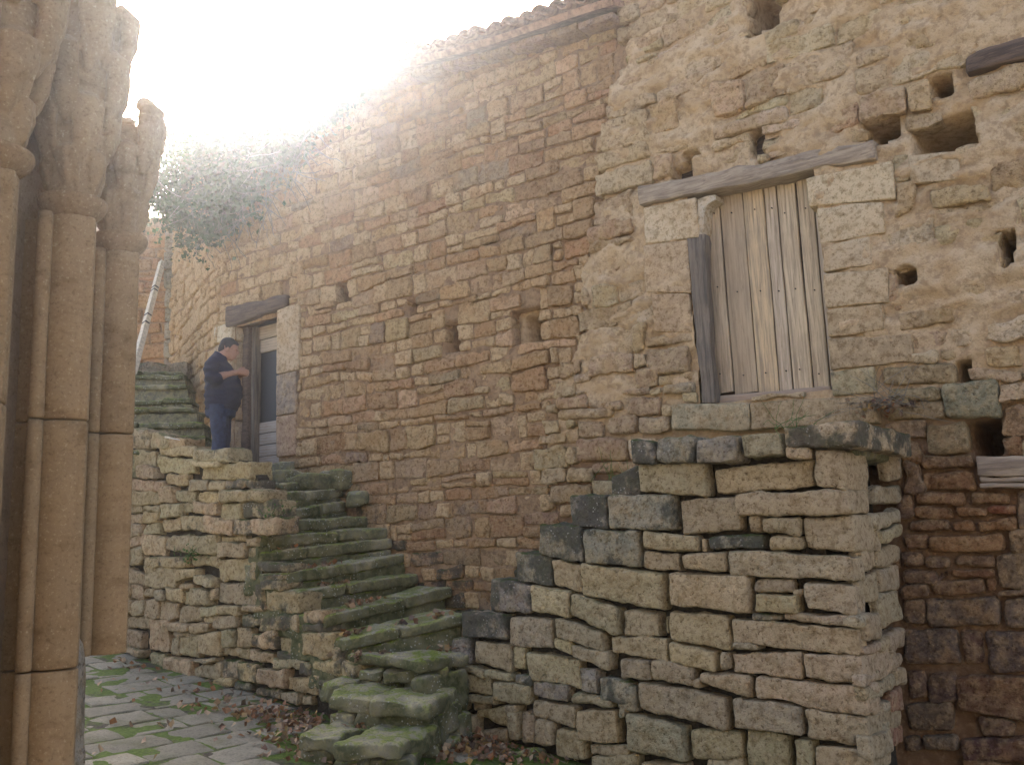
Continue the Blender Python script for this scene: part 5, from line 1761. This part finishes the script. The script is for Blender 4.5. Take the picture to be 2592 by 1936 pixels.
# dry weeds on the stair block, green sprig on the retaining wall
def weed(name, label, origin, n, L, mat, seed, spread=.8, rad=.003):
    rg = np.random.RandomState(seed)
    t = thing(name, origin, label, "plant")
    ps = []
    for k in range(n):
        p = np.array(origin) + rg.normal(size=3) * np.array([.10, .06, .01])
        d = np.array([rg.normal() * spread, rg.normal() * spread * .5, rg.uniform(.3, 1.0)])
        pts = [p]
        for j in range(5):
            d = d + rg.normal(size=3) * .3 + np.array([0, 0, -.12])
            pts.append(pts[-1] + d / np.linalg.norm(d) * L * rg.uniform(.12, .24))
        ps.append(tube(pts, [rad, rad, rad * .9, rad * .8, rad * .7, rad * .4], 4))
    V, Fc = join_parts(ps)
    mesh_obj("stems", V, Fc, M[mat], t, smooth=False)
    return t, rg
wp = W.pt(W.uv(2255, 1010)[0], W.uv(2255, 1030)[1], .12)
t, rg = weed("dry_weed", "tangle of dry pinkish weed stems on the capstone right of the barn door", wp, 34, .55, 'dry', 3)
v, f = leaf_cloud(wp + rg.normal(size=(120, 3)) * np.array([.16, .06, .03]), EZ, .05, rg)
mesh_obj("dry_leaves", v, f, M['litter'], t, smooth=False)
gp = RL.pt(*RL.uv(492, 1405), .06)
t, rg = weed("green_sprig", "tiny bright green fern sprig growing from the retaining wall face", gp, 10, .16, 'grass', 5, .6, .004)
v, f = leaf_cloud(gp + rg.normal(size=(50, 3)) * np.array([.05, .03, .05]), -W.n * -1, .028, rg)
mesh_obj("leaves", v, f, M['grass'], t, smooth=False)
gp = at_depth(695, 1300, 9.95)
t, rg = weed("leafy_sprig", "small bright green leafy plant at the edge of the mossy stairs", gp, 8, .14, 'grass', 6, .5, .004)
v, f = leaf_cloud(gp + rg.normal(size=(60, 3)) * np.array([.06, .04, .05]), EZ, .03, rg)
mesh_obj("leaves", v, f, M['grass'], t, smooth=False)
for k, (x, y) in enumerate(((2010, 1082), (1540, 1215))):
    gp = at_depth(x, y, PF.pt(PF.uv(x, y)[0], 0)[1] + .1)
    t, rg = weed("grass_tuft", ("thin grass blades standing on the capstones below the barn door", "thin green blades at the wall foot beside the dark stepped stones")[k], gp, 12, .3, 'grass', 9 + k, .25, .0025)

# fallen leaves: nobody could count them
lr = np.random.RandomState(2)
def litter_patch(pts, n, sx, sy):
    out = []
    for (x, y, sd, m) in pts:
        for k in range(m):
            px_, py_ = x + lr.normal() * sd, y + lr.normal() * sd * .32
            g = ground_hit(px_, py_)
            if (np.dot(g - RL.P, RL.n) < .02 and np.dot(g - RL.P, RL.u) < 2.75) or np.dot(g - PF.P, PF.n) < .02:
                continue
            out.append([g[0], g[1], g[2] + .025 + abs(lr.normal()) * .025])
    return out
P_ = litter_patch([(600, 1795, 55, 70), (690, 1815, 45, 100), (760, 1840, 40, 110), (700, 1850, 60, 40), (830, 1890, 70, 90), (760, 1905, 60, 60), (1090, 1888, 45, 170), (1180, 1895, 60, 200), (1300, 1905, 80, 160), (1420, 1925, 70, 90), (960, 1915, 80, 70), (480, 1830, 160, 16), (330, 1760, 120, 14), (500, 1750, 60, 30), (350, 1690, 40, 30), (450, 1900, 200, 12), (1250, 1880, 50, 90)], 0, 0, 0)
def step_litter(i, f0, f1, m):
    A, B = lips[i]
    for k in range(m):
        s = lr.uniform(f0, f1)
        p = A + (B - A) * s - W.u * abs(lr.normal()) * .10 + EZ * (.012 + abs(lr.normal()) * .012)
        P_.append([p[0] - .04, p[1] + .04, p[2]])
for i, f0, f1, m in ((0, .05, .3, 30), (0, .5, .9, 25), (1, .2, .5, 40), (2, .2, .5, 30), (5, .05, .3, 60), (4, .1, .4, 25), (6, .05, .3, 30), (3, .1, .5, 30), (8, .0, .3, 12)):
    step_litter(i, f0, f1, m)
for (x, y, Y, m) in ((885, 1790, 8.75, 3), (880, 1850, 8.35, 40), (930, 1845, 8.4, 25), (905, 1870, 8.2, 25), (935, 1662, 9.1, 30), (990, 1750, 8.7, 3), (1130, 1645, 9.1, 15), (820, 1850, 8.5, 20)):
    for k in range(m):
        p = at_depth(x + lr.normal() * 28, y + lr.normal() * 6, Y) + EZ * .012
        P_.append(list(p))
v, f = leaf_cloud(np.array(P_), EZ * 1.1, .060, lr, 1.2)
o = mesh_obj("fallen_leaves", v, f, M['litter'], None, smooth=False)
o['kind'] = 'stuff'
o['label'] = "drift of brown and orange fallen leaves round the foot of the stairs"
o['category'] = "leaves"

# ------------------------------------------------------------------ added volume standing in for lens glare round the sun
hm = bpy.data.materials.new("glare_haze")
hm.use_nodes = True
ht = hm.node_tree
ht.nodes.clear()
ho = ht.nodes.new("ShaderNodeOutputMaterial")
hv = ht.nodes.new("ShaderNodeVolumePrincipled")
hv.inputs['Color'].default_value = (.93, .93, .97, 1)
hv.inputs['Density'].default_value = GLARE_DENSITY = .0016
hv.inputs['Anisotropy'].default_value = .89
ht.links.new(hv.outputs[0], ho.inputs['Volume'])
hb = [(-62, -62, -7), (62, -62, -7), (62, 62, -7), (-62, 62, -7), (-62, -62, 10.5), (62, -62, 10.5), (62, 62, 10.5), (-62, 62, 10.5)]
hz_ = mesh_obj("glare_haze", hb, [[3, 2, 1, 0], [4, 5, 6, 7], [0, 1, 5, 4], [1, 2, 6, 5], [2, 3, 7, 6], [3, 0, 4, 7]], hm, None, smooth=False)
hz_['kind'] = 'stuff'
hz_['label'] = "thin added volume imitating lens glare round the sun"
hz_['category'] = "glare_haze"
